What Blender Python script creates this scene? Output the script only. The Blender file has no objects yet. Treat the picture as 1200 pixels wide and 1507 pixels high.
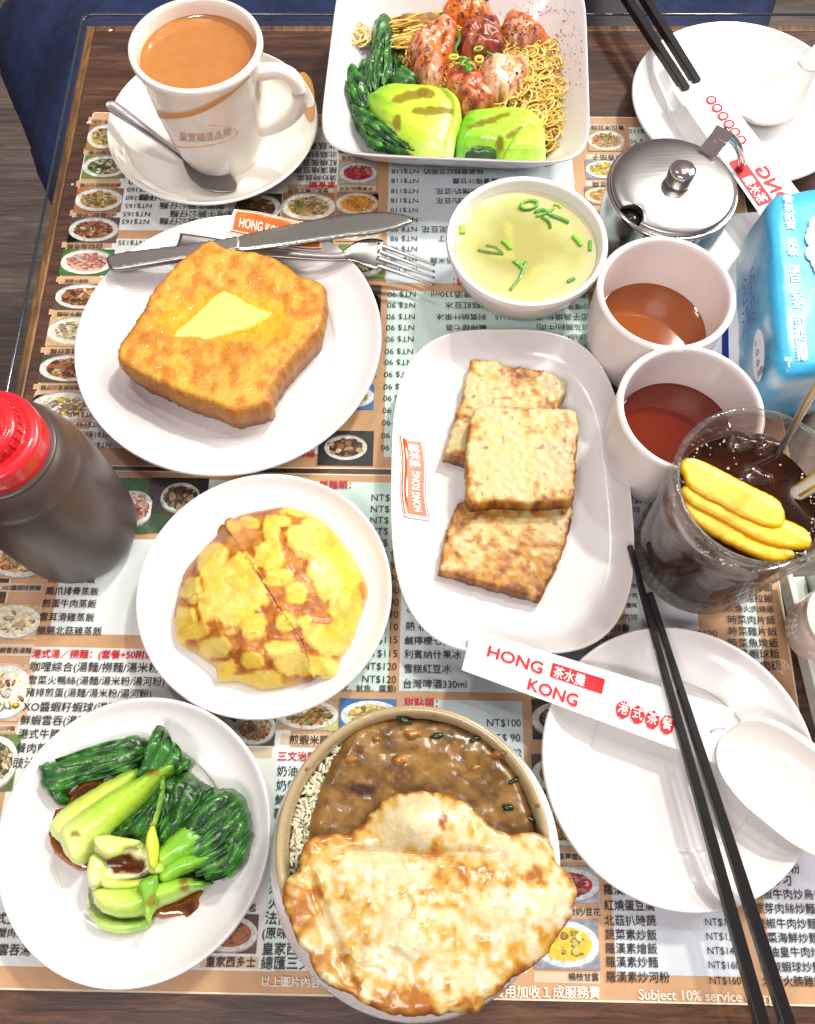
import bpy, math, random
import numpy as np
from mathutils.geometry import delaunay_2d_cdt
from mathutils import Vector

random.seed(7); RNG = np.random.default_rng(7)
SC = bpy.context.scene
COL = SC.collection
# ------------------------------------------------------------------ camera
TILT = math.radians(22); HC = 0.48; FPX = 1250.0
cam = bpy.data.cameras.new('camera'); cam.sensor_fit = 'HORIZONTAL'; cam.sensor_width = 36; cam.lens = FPX/1200*36
cam.clip_start = 0.01; cam.clip_end = 50
camo = bpy.data.objects.new('camera', cam); camo.location = (0, 0, HC); camo.rotation_euler = (TILT, 0, 0)
COL.objects.link(camo); SC.camera = camo
# ------------------------------------------------------------------ world + lamps
w = bpy.data.worlds.new('World'); SC.world = w; w.use_nodes = True
bg = w.node_tree.nodes['Background']; bg.inputs[0].default_value = (1.0, 0.74, 0.78, 1); bg.inputs[1].default_value = 0.27
def lamp(name, loc, target, sx, sy, watts, col, shape='RECTANGLE'):
    l = bpy.data.lights.new(name, 'AREA'); l.shape = shape; l.size = sx; l.size_y = sy; l.energy = watts; l.color = col
    o = bpy.data.objects.new(name, l); o.location = loc
    o.rotation_euler = (Vector(target)-Vector(loc)).to_track_quat('-Z', 'Y').to_euler(); COL.objects.link(o)
    return o
lamp('key_lamp', (0.95, 1.55, 2.05), (0, .25, 0), .24, .10, 38, (1.0, 1.0, .90))
lamp('second_ceiling_lamp', (.64, .93, 2.05), (0, .25, 0), .20, .08, 6, (1.0, 1.0, .90))
lamp('left_ceiling_lamp', (-.44, 1.02, 2.3), (0, .25, 0), .24, .10, 9, (1.0, .97, .92))
lamp('side_fill_panel', (2.6, 1.5, 2.2), (0, .2, 0), 1.6, 1.6, 105, (1.0, .97, .93))  # added soft fill from the right, no such panel known in the room
lamp('near_fill_light', (-.5, -1.2, 2.2), (0, .2, 0), 1.2, .5, 34, (1.0, .93, .90))  # unseen fill light added to brighten the near part of the table
SC.view_settings.view_transform = 'Standard'; SC.view_settings.look = 'None'
SC.view_settings.exposure = 0.22; SC.view_settings.gamma = 1
SC.cycles.max_bounces = 8; SC.cycles.transparent_max_bounces = 16; SC.cycles.caustics_reflective = False; SC.cycles.caustics_refractive = False
# ------------------------------------------------------------------ mapping between the photograph's pixels and the table
cT, sT = math.cos(TILT), math.sin(TILT)
def P(px, py, z=0.0):
    x = (px-600)/FPX; y = (753.5-py)/FPX
    dx, dy, dz = x, y*cT+sT, y*sT-cT
    s = (z-HC)/dz
    return np.array([dx*s, dy*s, z])
def proj(X, Y, Z):
    z = Z-HC; yc = Y*cT+z*sT; zc = -Y*sT+z*cT
    return 600+FPX*X/-zc, 753.5-FPX*yc/-zc
def L(r, g, b, k=1.0):
    f = lambda c: ((c/255/12.92) if c/255 <= .04045 else ((c/255+.055)/1.055)**2.4)*k
    return (f(r), f(g), f(b))
# ------------------------------------------------------------------ numpy noise
def _h(i, j, k, s):
    n = (i*73856093) ^ (j*19349663) ^ (k*83492791) ^ (s*2654435)
    n = (n ^ (n >> 13))*1274126177; n = n & 0x7fffffff; n = (n ^ (n >> 16))
    return (n & 0xffff)/65535.0
def vn(x, y, z=0, f=1.0, s=0):
    x = np.asarray(x, float)*f; y = np.asarray(y, float)*f; z = np.asarray(z, float)*f+np.zeros_like(x)
    xi, yi, zi = np.floor(x).astype(np.int64), np.floor(y).astype(np.int64), np.floor(z).astype(np.int64)
    fx, fy, fz = x-xi, y-yi, z-zi
    fx, fy, fz = [t*t*(3-2*t) for t in (fx, fy, fz)]
    r = 0
    for a in (0, 1):
        for b in (0, 1):
            for c in (0, 1):
                r = r + _h(xi+a, yi+b, zi+c, s)*(fx if a else 1-fx)*(fy if b else 1-fy)*(fz if c else 1-fz)
    return r*2-1
def fbm(x, y, z=0, f=1.0, o=4, s=0):
    r = 0; a = 1; t = 0
    for i in range(o):
        r = r + vn(x, y, z, f, s+i*17)*a; t += a; a *= .5; f *= 2.03
    return r/t
def sm(a, b, x):
    t = np.clip((x-a)/(b-a), 0, 1); return t*t*(3-2*t)
def mixc(a, b, t):
    t = np.asarray(t)[:, None]; a = np.asarray(a, float); b = np.asarray(b, float)
    return a*(1-t)+b*t
# ------------------------------------------------------------------ materials
MATS = {}
def mat(name, col=(.8, .8, .8), rough=.5, metal=0, coat=0, sss=0, bump=None, var=None, attr=False, spec=.5, alpha=1, trans=0, ior=1.45, aniso=0, coatr=.05):
    if name in MATS: return MATS[name]
    m = bpy.data.materials.new(name); m.use_nodes = True; nt = m.node_tree; b = nt.nodes['Principled BSDF']
    b.inputs['Base Color'].default_value = (*col, 1); b.inputs['Roughness'].default_value = rough; b.inputs['Metallic'].default_value = metal
    b.inputs['Coat Weight'].default_value = coat; b.inputs['Coat Roughness'].default_value = coatr; b.inputs['Specular IOR Level'].default_value = spec
    b.inputs['Alpha'].default_value = alpha; b.inputs['Transmission Weight'].default_value = trans; b.inputs['IOR'].default_value = ior
    if sss:
        b.inputs['Subsurface Weight'].default_value = sss; b.inputs['Subsurface Radius'].default_value = (.004, .002, .001); b.inputs['Subsurface Scale'].default_value = 1
    tc = nt.nodes.new('ShaderNodeTexCoord'); src = None
    if attr:
        a = nt.nodes.new('ShaderNodeVertexColor'); a.layer_name = 'Col'; src = a.outputs[0]
    if var:                                      # (scale, amount[, colour2])
        n = nt.nodes.new('ShaderNodeTexNoise'); n.inputs['Scale'].default_value = var[0]; n.inputs['Detail'].default_value = 6; n.inputs['Roughness'].default_value = .65
        nt.links.new(tc.outputs['Object'], n.inputs['Vector'])
        r = nt.nodes.new('ShaderNodeMapRange'); r.inputs[1].default_value = .32; r.inputs[2].default_value = .68
        nt.links.new(n.outputs[0], r.inputs[0])
        mx = nt.nodes.new('ShaderNodeMix'); mx.data_type = 'RGBA'
        if len(var) > 2:
            nt.links.new(r.outputs[0], mx.inputs[0]); mx.blend_type = 'MIX'
            mx.inputs[7].default_value = (*var[2], 1)
            r.inputs[4].default_value = var[1]
            if src: nt.links.new(src, mx.inputs[6])
            else: mx.inputs[6].default_value = (*col, 1)
        else:
            mx.blend_type = 'MULTIPLY'; mx.inputs[0].default_value = 1
            r.inputs[3].default_value = 1-var[1]; r.inputs[4].default_value = 1+var[1]*.4
            if src: nt.links.new(src, mx.inputs[6])
            else: mx.inputs[6].default_value = (*col, 1)
            nt.links.new(r.outputs[0], mx.inputs[7])
        src = mx.outputs[2]
    if src: nt.links.new(src, b.inputs['Base Color'])
    if bump:
        n = nt.nodes.new('ShaderNodeTexNoise'); n.inputs['Scale'].default_value = bump[0]; n.inputs['Detail'].default_value = 5
        if len(bump) > 2:
            mp = nt.nodes.new('ShaderNodeMapping'); mp.inputs['Scale'].default_value = bump[2]
            nt.links.new(tc.outputs['Object'], mp.inputs[0]); nt.links.new(mp.outputs[0], n.inputs['Vector'])
        else: nt.links.new(tc.outputs['Object'], n.inputs['Vector'])
        bp = nt.nodes.new('ShaderNodeBump'); bp.inputs['Strength'].default_value = 1; bp.inputs['Distance'].default_value = bump[1]
        nt.links.new(n.outputs[0], bp.inputs['Height']); nt.links.new(bp.outputs[0], b.inputs['Normal'])
    MATS[name] = m; return m
def thin_glass(name, tint, frost=0, rough=.02, frostcol=(.8, .8, .8), fs=300):
    m = bpy.data.materials.new(name); m.use_nodes = True; nt = m.node_tree; nt.nodes.clear()
    o = nt.nodes.new('ShaderNodeOutputMaterial'); t = nt.nodes.new('ShaderNodeBsdfTransparent'); t.inputs[0].default_value = (*tint, 1)
    g = nt.nodes.new('ShaderNodeBsdfGlossy'); g.inputs['Roughness'].default_value = rough
    f = nt.nodes.new('ShaderNodeFresnel'); gm = nt.nodes.new('ShaderNodeNewGeometry'); io = nt.nodes.new('ShaderNodeMapRange'); io.inputs[3].default_value = 1.45; io.inputs[4].default_value = 1/1.45; nt.links.new(gm.outputs['Backfacing'], io.inputs[0]); nt.links.new(io.outputs[0], f.inputs[0])
    mx = nt.nodes.new('ShaderNodeMixShader'); nt.links.new(f.outputs[0], mx.inputs[0]); nt.links.new(t.outputs[0], mx.inputs[1]); nt.links.new(g.outputs[0], mx.inputs[2])
    last = mx.outputs[0]
    if frost:
        d = nt.nodes.new('ShaderNodeBsdfDiffuse'); d.inputs[0].default_value = (*frostcol, 1)
        tr = nt.nodes.new('ShaderNodeBsdfTranslucent'); tr.inputs[0].default_value = (*frostcol, 1)
        ad = nt.nodes.new('ShaderNodeMixShader'); nt.links.new(d.outputs[0], ad.inputs[1]); nt.links.new(tr.outputs[0], ad.inputs[2])
        tc = nt.nodes.new('ShaderNodeTexCoord'); n = nt.nodes.new('ShaderNodeTexNoise'); n.inputs['Scale'].default_value = fs; n.inputs['Detail'].default_value = 4
        nt.links.new(tc.outputs['Object'], n.inputs['Vector'])
        r = nt.nodes.new('ShaderNodeMapRange'); r.inputs[1].default_value = .35; r.inputs[2].default_value = .7; r.inputs[3].default_value = frost*.35; r.inputs[4].default_value = min(1, frost*1.7)
        nt.links.new(n.outputs[0], r.inputs[0])
        m2 = nt.nodes.new('ShaderNodeMixShader'); nt.links.new(r.outputs[0], m2.inputs[0]); nt.links.new(last, m2.inputs[1]); nt.links.new(ad.outputs[0], m2.inputs[2]); last = m2.outputs[0]
    nt.links.new(last, o.inputs[0]); MATS[name] = m; return m
# ------------------------------------------------------------------ objects
WL = {}
def tag(o, label=None, cat=None, group=None, kind=None):
    if label: o['label'] = label
    if cat: o['category'] = cat
    if group: o['group'] = group
    if kind: o['kind'] = kind
    return o
def thing(name, label, cat, loc, group=None):
    o = bpy.data.objects.new(name, None); o.empty_display_size = .02; COL.objects.link(o); o.location = tuple(float(v) for v in loc)
    WL[o.name] = np.array(loc, float); return tag(o, label, cat, group)
def mk(name, V, F, m, parent=None, smooth=True, cols=None, fm=None, auto=None):
    V = np.asarray(V, float)
    if parent is not None: org = WL[parent.name]
    else: org = np.array([(V[:, 0].min()+V[:, 0].max())/2, (V[:, 1].min()+V[:, 1].max())/2, V[:, 2].min()])
    me = bpy.data.meshes.new(name); me.from_pydata((V-org).tolist(), [], [tuple(int(i) for i in f) for f in F])
    for mm in (m if isinstance(m, list) else [m]): me.materials.append(mm)
    if cols is not None:
        c = np.ones((len(V), 4)); c[:, :3] = cols
        at = me.color_attributes.new('Col', 'FLOAT_COLOR', 'POINT'); at.data.foreach_set('color', c.ravel().astype(np.float32))
    if fm is not None: me.polygons.foreach_set('material_index', np.asarray(fm, dtype=np.int32))
    me.polygons.foreach_set('use_smooth', [bool(smooth)]*len(me.polygons)); me.validate(); me.update()
    if smooth and auto:
        try: me.set_sharp_from_angle(angle=math.radians(auto))
        except Exception: pass
    o = bpy.data.objects.new(name, me); COL.objects.link(o)
    if parent is not None:
        o.parent = parent; WL[o.name] = org
    else:
        o.location = tuple(org); WL[o.name] = org
    return o
class MB:
    def __init__(s): s.V = []; s.F = []; s.C = []; s.n = 0
    def add(s, V, F, c=None):
        V = np.asarray(V, float); s.V.append(V); s.F += [tuple(i+s.n for i in f) for f in F]
        if c is not None:
            c = np.asarray(c, float); s.C.append(np.tile(c, (len(V), 1)) if c.ndim == 1 else c)
        s.n += len(V)
    def build(s, name, m, parent=None, **k):
        if not s.V: return None
        return mk(name, np.vstack(s.V), s.F, m, parent, cols=np.vstack(s.C) if s.C else None, **k)
def crom(pts, n=6, closed=True):
    pts = [np.asarray(p, float) for p in pts]; N = len(pts); out = []
    for i in range(N if closed else N-1):
        g = (lambda j: pts[j % N]) if closed else (lambda j: pts[min(max(j, 0), N-1)])
        p0, p1, p2, p3 = g(i-1), g(i), g(i+1), g(i+2)
        for k in range(n):
            t = k/n
            out.append(.5*((2*p1)+(-p0+p2)*t+(2*p0-5*p1+4*p2-p3)*t*t+(-p0+3*p1-3*p2+p3)*t**3))
    if not closed: out.append(pts[-1])
    return np.array(out)
def resample(pts, step, closed=True):
    q = np.vstack([pts, pts[:1]]) if closed else pts
    d = np.linalg.norm(np.diff(q, axis=0), axis=1); s = np.concatenate([[0], np.cumsum(d)]); n = max(8, int(s[-1]/step))
    t = np.linspace(0, s[-1], n, endpoint=not closed)
    return np.stack([np.interp(t, s, q[:, i]) for i in range(q.shape[1])], 1)
def lathe_vf(prof, c, n=96, sx=1, sy=1):
    prof = np.asarray(prof, float); a = np.linspace(0, 2*math.pi, n, endpoint=False); V = []; F = []
    rings = []
    for r, z in prof:
        if r < 1e-6: rings.append([len(V)]); V.append((c[0], c[1], c[2]+z))
        else:
            rings.append(list(range(len(V), len(V)+n)))
            V += [(c[0]+r*sx*math.cos(t), c[1]+r*sy*math.sin(t), c[2]+z) for t in a]
    for A, B in zip(rings[:-1], rings[1:]):
        if len(A) == 1 and len(B) == 1: continue
        for i in range(n):
            j = (i+1) % n
            if len(A) == 1: F.append((A[0], B[j], B[i]))
            elif len(B) == 1: F.append((A[i], A[j], B[0]))
            else: F.append((A[i], A[j], B[j], B[i]))
    return V, F
def lathe(name, prof, c, m, parent=None, n=96, smoothn=0, **k):
    if smoothn: prof = crom(prof, smoothn, closed=False); prof[:, 0] = np.maximum(prof[:, 0], 0)
    V, F = lathe_vf(prof, c, n)
    return mk(name, V, F, m, parent, **k)
def tube_vf(path, r, n=8, caps=True, flat=1.0):
    path = np.asarray(path, float); N = len(path); r = np.broadcast_to(np.asarray(r, float), (N,)) if np.ndim(r) < 2 else r
    T = np.gradient(path, axis=0); T /= np.linalg.norm(T, axis=1)[:, None]+1e-12
    up = np.array([0, 0, 1.0]); V = []; F = []
    for i in range(N):
        t = T[i]; u = up-t*np.dot(up, t)
        if np.linalg.norm(u) < .1: u = np.array([0, 1.0, 0])-t*t[1]
        u /= np.linalg.norm(u); s = np.cross(t, u)
        for k in range(n):
            a = 2*math.pi*(k+.5)/n; V.append(path[i]+r[i]*(math.cos(a)*s+math.sin(a)*u*flat))
    for i in range(N-1):
        for k in range(n): F.append((i*n+k, i*n+(k+1) % n, (i+1)*n+(k+1) % n, (i+1)*n+k))
    if caps: F.append(tuple(range(n-1, -1, -1))); F.append(tuple((N-1)*n+k for k in range(n)))
    return np.array(V), F
def tube(name, path, r, m, parent=None, n=8, flat=1.0, **k):
    V, F = tube_vf(path, r, n, flat=flat); return mk(name, V, F, m, parent, **k)
def box_vf(x0, x1, y0, y1, z0, z1):
    V = [(x, y, z) for z in (z0, z1) for y in (y0, y1) for x in (x0, x1)]
    return V, [(0, 2, 3, 1), (4, 5, 7, 6), (0, 1, 5, 4), (2, 6, 7, 3), (0, 4, 6, 2), (1, 3, 7, 5)]
def loft_vf(st, nv=9, th=.0012, sub=5, power=2):
    """sheet swept along stations (px,py,z,halfwidth,sag), closed underneath with thickness th"""
    Q = []
    for (px, py, z, w_, sg) in st: q = P(px, py, z); Q.append([q[0], q[1], z, w_, sg])
    Q = crom(Q, sub, closed=False); N = len(Q); Q[:, 3] = np.maximum(Q[:, 3], 1e-4)
    T = np.gradient(Q[:, :3], axis=0); T[:, 2] = 0; T /= np.linalg.norm(T, axis=1)[:, None]
    S = np.stack([-T[:, 1], T[:, 0], T[:, 2]*0], 1); vs = np.linspace(-1, 1, nv); V = []; F = []
    for lay in (0, 1):
        for i in range(N):
            for v in vs:
                p = Q[i, :3]+S[i]*Q[i, 3]*v; p = p+np.array([0, 0, -Q[i, 4]*(abs(v)**power-1)-(th if lay else 0)]); V.append(p)
    o = N*nv
    for i in range(N-1):
        for k in range(nv-1):
            a, b, c, d = i*nv+k, i*nv+k+1, (i+1)*nv+k+1, (i+1)*nv+k
            F.append((a, d, c, b)); F.append((a+o, b+o, c+o, d+o))
        for k in (0, nv-1):
            a, d = i*nv+k, (i+1)*nv+k
            F.append((a, a+o, d+o, d) if k == 0 else (a, d, d+o, a+o))
    for i in (0, N-1):
        for k in range(nv-1):
            a, b = i*nv+k, i*nv+k+1
            F.append((a, b, b+o, a+o) if i == 0 else (a, a+o, b+o, b))
    return np.array(V), F
def loft(name, st, m, parent=None, nv=9, th=.0012, sub=5, power=2, **k):
    V, F = loft_vf(st, nv, th, sub, power); return mk(name, V, F, m, parent, **k)
def blob(name, px, z0, th, m, parent=None, col=None, edge=.004, step=.0022, amp=.0004, nf=250, ridge=None, base=None, lip=.25, jag=.0003, sharp=False, zc=None, world=False, under=True, hfn=None, inset=0, cut=None):
    """closed lumpy solid from an outline; z0 (+base(x,y)) is its underside, th its thickness"""
    zc = z0+th*.5 if zc is None else zc
    W = np.array(px, float)[:, :2] if world else np.array([P(a, b, zc)[:2] for a, b in px])
    W = W if sharp else crom(W, 5)
    W = resample(W, step)
    if jag:
        c = W.mean(0); n = vn(W[:, 0], W[:, 1], 0, 300, 3)*.6+vn(W[:, 0], W[:, 1], 0, 900, 5)*.4
        dd = W-c; W = W+dd/np.linalg.norm(dd, axis=1)[:, None]*(n*jag*2)[:, None]
    M = len(W); mn, mx = W.min(0), W.max(0); g = step
    gx, gy = np.meshgrid(np.arange(mn[0], mx[0], g), np.arange(mn[1], mx[1], g)); G = np.stack([gx.ravel(), gy.ravel()], 1)
    G = G+RNG.uniform(-.25, .25, G.shape)*g
    ins = np.zeros(len(G), bool); x, y = G[:, 0], G[:, 1]
    for i in range(M):
        a, b = W[i], W[(i+1) % M]
        c_ = ((a[1] > y) != (b[1] > y)) & (x < (b[0]-a[0])*(y-a[1])/(b[1]-a[1]+1e-15)+a[0]); ins ^= c_
    G = G[ins]
    dG = np.sqrt(((G[:, None, :]-W[None, :, :])**2).sum(2)).min(1) if len(G) else np.zeros(0)
    G = G[dG > g*.55]
    A = np.vstack([W, G])*1000
    r = delaunay_2d_cdt([Vector((float(a), float(b))) for a, b in A], [(i, (i+1) % M) for i in range(M)], [], 1, 1e-5)
    V2 = np.array([tuple(v) for v in r[0]])/1000; tri = r[2]
    edges_on = {}
    d = np.sqrt(((V2[:, None, :]-W[None, :, :])**2).sum(2)).min(1) if len(V2)*M < 4e7 else np.concatenate([np.sqrt(((q[:, None, :]-W[None, :, :])**2).sum(2)).min(1) for q in np.array_split(V2, 20)])
    d[d < g*.3] = 0
    de = d
    if cut:                                        # a straight knife cut keeps its full height
        a, b = P(*cut[0], zc)[:2], P(*cut[1], zc)[:2]; ab = b-a; s_ = np.clip(((W-a)@ab)/(ab@ab), 0, 1); far = np.linalg.norm(W-(a+s_[:, None]*ab), axis=1) > .0058
        de = np.sqrt(((V2[:, None, :]-W[None, far, :])**2).sum(2)).min(1); de[de < g*.3] = 0
    t = np.clip(de/edge, 0, 1); p = lip+(1-lip)*np.sqrt(np.clip(1-(1-t)**2, 0, 1))
    X, Y = V2[:, 0], V2[:, 1]; bz = base(X, Y) if base else np.zeros(len(X))
    Z = z0+bz+th*p
    if hfn is not None:
        ppx, ppy = proj(X, Y, Z); Z = Z+hfn(X, Y, ppx, ppy)*t
    Z = Z+fbm(X, Y, 0, nf, 4)*amp*(.25+.75*t)
    rv = 0
    if ridge:                                      # (angle_deg, spacing, amp)
        an = math.radians(ridge[0]); u = X*math.cos(an)+Y*math.sin(an); v_ = -X*math.sin(an)+Y*math.cos(an)
        u = u+fbm(X, Y, 1, 22, 3)*ridge[1]*1.5+vn(v_, v_*0, 0, 18)*ridge[1]*.8
        r1, r2 = np.abs(np.sin(math.pi*u/ridge[1])), np.abs(np.sin(math.pi*(u+fbm(X, Y, 2, 40, 2)*ridge[1]*.5)/(ridge[1]*.37)+1.3)); rv = r1*.65+r2*.35; Z = Z+(rv-.5)*ridge[2]*(.35+.65*t)
    cnt = {}
    for f in tri:
        for a, b in zip(f, f[1:]+f[:1]): cnt[(a, b)] = cnt.get((a, b), 0)+1
    bd = [(a, b) for (a, b) in cnt if (b, a) not in cnt]
    n0 = len(V2); bot = np.stack([X, Y, z0+bz], 1)
    if inset:
        c = W.mean(0); bot[:, :2] = c+(bot[:, :2]-c)*(1-inset)
    V = np.vstack([np.stack([X, Y, Z], 1), bot]); F = [tuple(f) for f in tri]+[tuple(n0+i for i in f[::-1]) for f in tri]
    F += [(b, a, a+n0, b+n0) for a, b in bd]
    cols = None
    if col is not None:
        ppx, ppy = proj(X, Y, Z)
        cc = np.asarray(col(dict(x=X, y=Y, z=Z, d=d, px=ppx, py=ppy, r=rv)), float)
        if cc.ndim == 1: cc = np.tile(cc, (n0, 1))
        cols = np.vstack([cc, cc*.85])
    return mk(name, V, F, m, parent, cols=np.clip(cols, 0, 1) if cols is not None else None)
# ------------------------------------------------------------------ lettering
_T = {}
def text_vf(body, off=0.0):
    k = (body, off)
    if k in _T: return _T[k]
    c = bpy.data.curves.new('t', 'FONT'); c.body = body; c.size = 1; c.resolution_u = 2 if all(ord(q) > 0x2000 for q in body) else 3
    o = bpy.data.objects.new('t', c); COL.objects.link(o); dg = bpy.context.evaluated_depsgraph_get(); dg.update()
    me = bpy.data.meshes.new_from_object(o.evaluated_get(dg))
    V = np.zeros(len(me.vertices)*3); me.vertices.foreach_get('co', V); V = V.reshape(-1, 3)[:, :2]; F = [tuple(p.vertices) for p in me.polygons]
    bpy.data.objects.remove(o); bpy.data.curves.remove(c); bpy.data.meshes.remove(me)
    if len(V): V = V-np.array([V[:, 0].min(), 0])
    if off and len(V):                             # heavier strokes: the glyphs struck several times, a hair apart
        n0 = len(V); F0 = list(F); Vs = [V]
        for k, (ox, oy) in enumerate(((1, 0), (-1, 0), (0, 1), (0, -1))): Vs.append(V+np.array([ox, oy])*off); F += [tuple(i+n0*(k+1) for i in f) for f in F0]
        V = np.vstack(Vs); V = V-np.array([V[:, 0].min(), 0])
    _T[k] = (V, F); return V, F
def text_px(mb, body, p0, p1, z, zf=None, off=.0, asp=1.0, c=None, cen=True):
    """line of lettering running from photo pixel p0 to p1 (its vertical middle) on the plane z"""
    V, F = text_vf(body, off)
    if not len(V): return
    A, B = P(*p0, z)[:2], P(*p1, z)[:2]; e = B-A; ln = np.linalg.norm(e); e /= ln; u = np.array([-e[1], e[0]])
    s = ln/V[:, 0].max(); y = (V[:, 1]-(.36 if cen else 0))*s*asp
    W = A+V[:, :1]*s*e+y[:, None]*u
    Z = np.full(len(W), z) if zf is None else zf(W[:, 0], W[:, 1])
    if off: Z = Z+np.repeat(np.arange(5), len(W)//5)*.00001
    mb.add(np.column_stack([W, Z]), F, c)
# ================================================================== SETTING
def wood(name, c1, c2, c3, sc, stretch, rough=.35, bumpd=.0002):
    m = bpy.data.materials.new(name); m.use_nodes = True; nt = m.node_tree; b = nt.nodes['Principled BSDF']
    tc = nt.nodes.new('ShaderNodeTexCoord'); mp = nt.nodes.new('ShaderNodeMapping'); mp.inputs['Scale'].default_value = stretch
    nt.links.new(tc.outputs['Object'], mp.inputs[0])
    n1 = nt.nodes.new('ShaderNodeTexNoise'); n1.inputs['Scale'].default_value = sc; n1.inputs['Detail'].default_value = 8; n1.inputs['Roughness'].default_value = .7; n1.inputs['Distortion'].default_value = .6
    n2 = nt.nodes.new('ShaderNodeTexNoise'); n2.inputs['Scale'].default_value = sc*.18; n2.inputs['Detail'].default_value = 3
    for n in (n1, n2): nt.links.new(mp.outputs[0], n.inputs['Vector'])
    r = nt.nodes.new('ShaderNodeValToRGB'); e = r.color_ramp.elements; e[0].position = .32; e[0].color = (*c1, 1); e[1].position = .68; e[1].color = (*c3, 1)
    k = e.new(.5); k.color = (*c2, 1); nt.links.new(n1.outputs[0], r.inputs[0])
    mx = nt.nodes.new('ShaderNodeMix'); mx.data_type = 'RGBA'; mx.blend_type = 'MULTIPLY'; mx.inputs[0].default_value = .8
    rr = nt.nodes.new('ShaderNodeMapRange'); rr.inputs[1].default_value = .3; rr.inputs[2].default_value = .7; rr.inputs[3].default_value = .45; rr.inputs[4].default_value = 1.25
    nt.links.new(n2.outputs[0], rr.inputs[0]); nt.links.new(r.outputs[0], mx.inputs[6]); nt.links.new(rr.outputs[0], mx.inputs[7]); nt.links.new(mx.outputs[2], b.inputs['Base Color'])
    b.inputs['Roughness'].default_value = rough
    bp = nt.nodes.new('ShaderNodeBump'); bp.inputs['Distance'].default_value = bumpd; nt.links.new(n1.outputs[0], bp.inputs['Height']); nt.links.new(bp.outputs[0], b.inputs['Normal'])
    return m
M_table = wood('walnut', L(40, 22, 13), L(82, 50, 32), L(116, 76, 52), 26, (1.0, 9, 9))
M_trim = wood('edge_wood', L(60, 36, 12), L(120, 78, 34), L(160, 112, 56), 30, (8, 1, 8))
M_floor = wood('floor_wood', L(62, 53, 47), L(88, 77, 70), L(112, 100, 91), 9, (1.2, 14, 14), rough=.6)
V, F = box_vf(-3, 3, -2, 4, -.80, -.74); tag(mk('floor', V, F, M_floor, smooth=False), kind='structure')
TX0, TX1, TY0, TY1 = -.2575, .62, -.34, .618
tb = thing('dining_table', 'dark walnut dining table with a glass sheet over its top', 'table', ((TX0+TX1)/2, .14, -.74))
def bev(o, w_, s=2):
    m = o.modifiers.new('bevel', 'BEVEL'); m.width = w_; m.segments = s; m.limit_method = 'ANGLE'; return o
V, F = box_vf(TX0+.007, TX1-.007, TY0+.007, TY1-.007, -.034, -.0065); mk('table_top', V, F, M_table, tb, smooth=False)
for (a, b, c, d) in ((TX0, TX0+.0066, TY0, TY1), (TX1-.0066, TX1, TY0, TY1), (TX0+.007, TX1-.007, TY1-.0066, TY1), (TX0+.007, TX1-.007, TY0, TY0+.0066)):
    V, F = box_vf(a, b, c, d, -.036, -.0058); bev(mk('edge_trim', V, F, M_trim, tb, smooth=False), .0015)
for sx in (TX0+.09, TX1-.09):
    for sy in (TY0+.09, TY1-.09):
        V, F = lathe_vf([(0, -.74), (.03, -.74), (.022, -.036), (0, -.036)], (sx, sy, 0), 16); mk('leg', V, F, mat('leg_metal', (.05, .05, .05), .4, metal=1), tb)
# the glass sheet: a slab with rounded corners
def rrect(x0, x1, y0, y1, r, n=8):
    o = []
    for cx, cy, a0 in ((x1-r, y1-r, 0), (x0+r, y1-r, 90), (x0+r, y0+r, 180), (x1-r, y0+r, 270)):
        for k in range(n+1): a = math.radians(a0+90*k/n); o.append((cx+r*math.cos(a), cy+r*math.sin(a)))
    return np.array(o)
def prism(name, out, z0, z1, m, parent=None, **k):
    n = len(out); V = [(x, y, z0) for x, y in out]+[(x, y, z1) for x, y in out]
    F = [tuple(range(n-1, -1, -1)), tuple(range(n, 2*n))]+[(i, (i+1) % n, n+(i+1) % n, n+i) for i in range(n)]
    return mk(name, V, F, m, parent, **k)
M_gl = thin_glass('glass_sheet', (.97, .985, .98), rough=.01)
gl = prism('glass_sheet', rrect(TX0-.003, TX1+.003, TY0-.003, TY1+.008, .010), -.005, -.0002, M_gl, tb, smooth=False)
ed = rrect(TX0-.003, TX1+.003, TY0-.003, TY1+.008, .010); pth = [(x, y, -.0026) for x, y in ed]+[(ed[0][0], ed[0][1], -.0026)]
tube('glass_edge', pth, .0010, mat('glass_edge', L(34, 52, 62), .1, coat=1), gl, n=6)
# cloth and chair beyond the far edge
n = 60; V = []; F = []
for j in range(36):
    for i in range(n):
        t = i/(n-1); s = j/35; x = -.95+t*1.55; y = .36+s*.95
        xl = -.47+.10*s if False else 0
        z = -.16-.05*s+.012*math.sin(x*46+s*3+math.sin(s*7)*.9)+.006*math.sin(x*101+2*s)
        V.append((x, y, z))
# denim: left boundary slants, so the sheet is cut to the shape seen beside the table
A_ = P(-200, -260, -.2)[:2]; Ct = []
for j in range(60):
    s = j/59; q0 = P(-70+150*s**1.0*1.0, -60+400*s, -.20); Ct.append(q0)
V = []; F = []; nu = 50
for j, q0 in enumerate(Ct):
    s = j/59
    for i in range(nu):
        t = i/(nu-1); x = q0[0]+t*(.98-.35*s); y = q0[1]+.02*t
        fold = .010*math.sin((x-y*.42)*52+1.2)+.005*math.sin((x-y*.42)*131)+.004*math.sin(y*40+x*20)
        z = -.20+fold-.07*(1-min(1, t*6))**2*1.2
        V.append((x, y, z))
for j in range(59):
    for i in range(nu-1): F.append((j*nu+i, j*nu+i+1, (j+1)*nu+i+1, (j+1)*nu+i))
M_den = mat('denim', L(15, 33, 70), .9, bump=(900, .0006), var=(60, .5))
dn = tag(mk('blue_cloth', V, F, M_den), 'dark blue cloth with soft folds hanging beyond the corner of the table', 'cloth')
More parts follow.
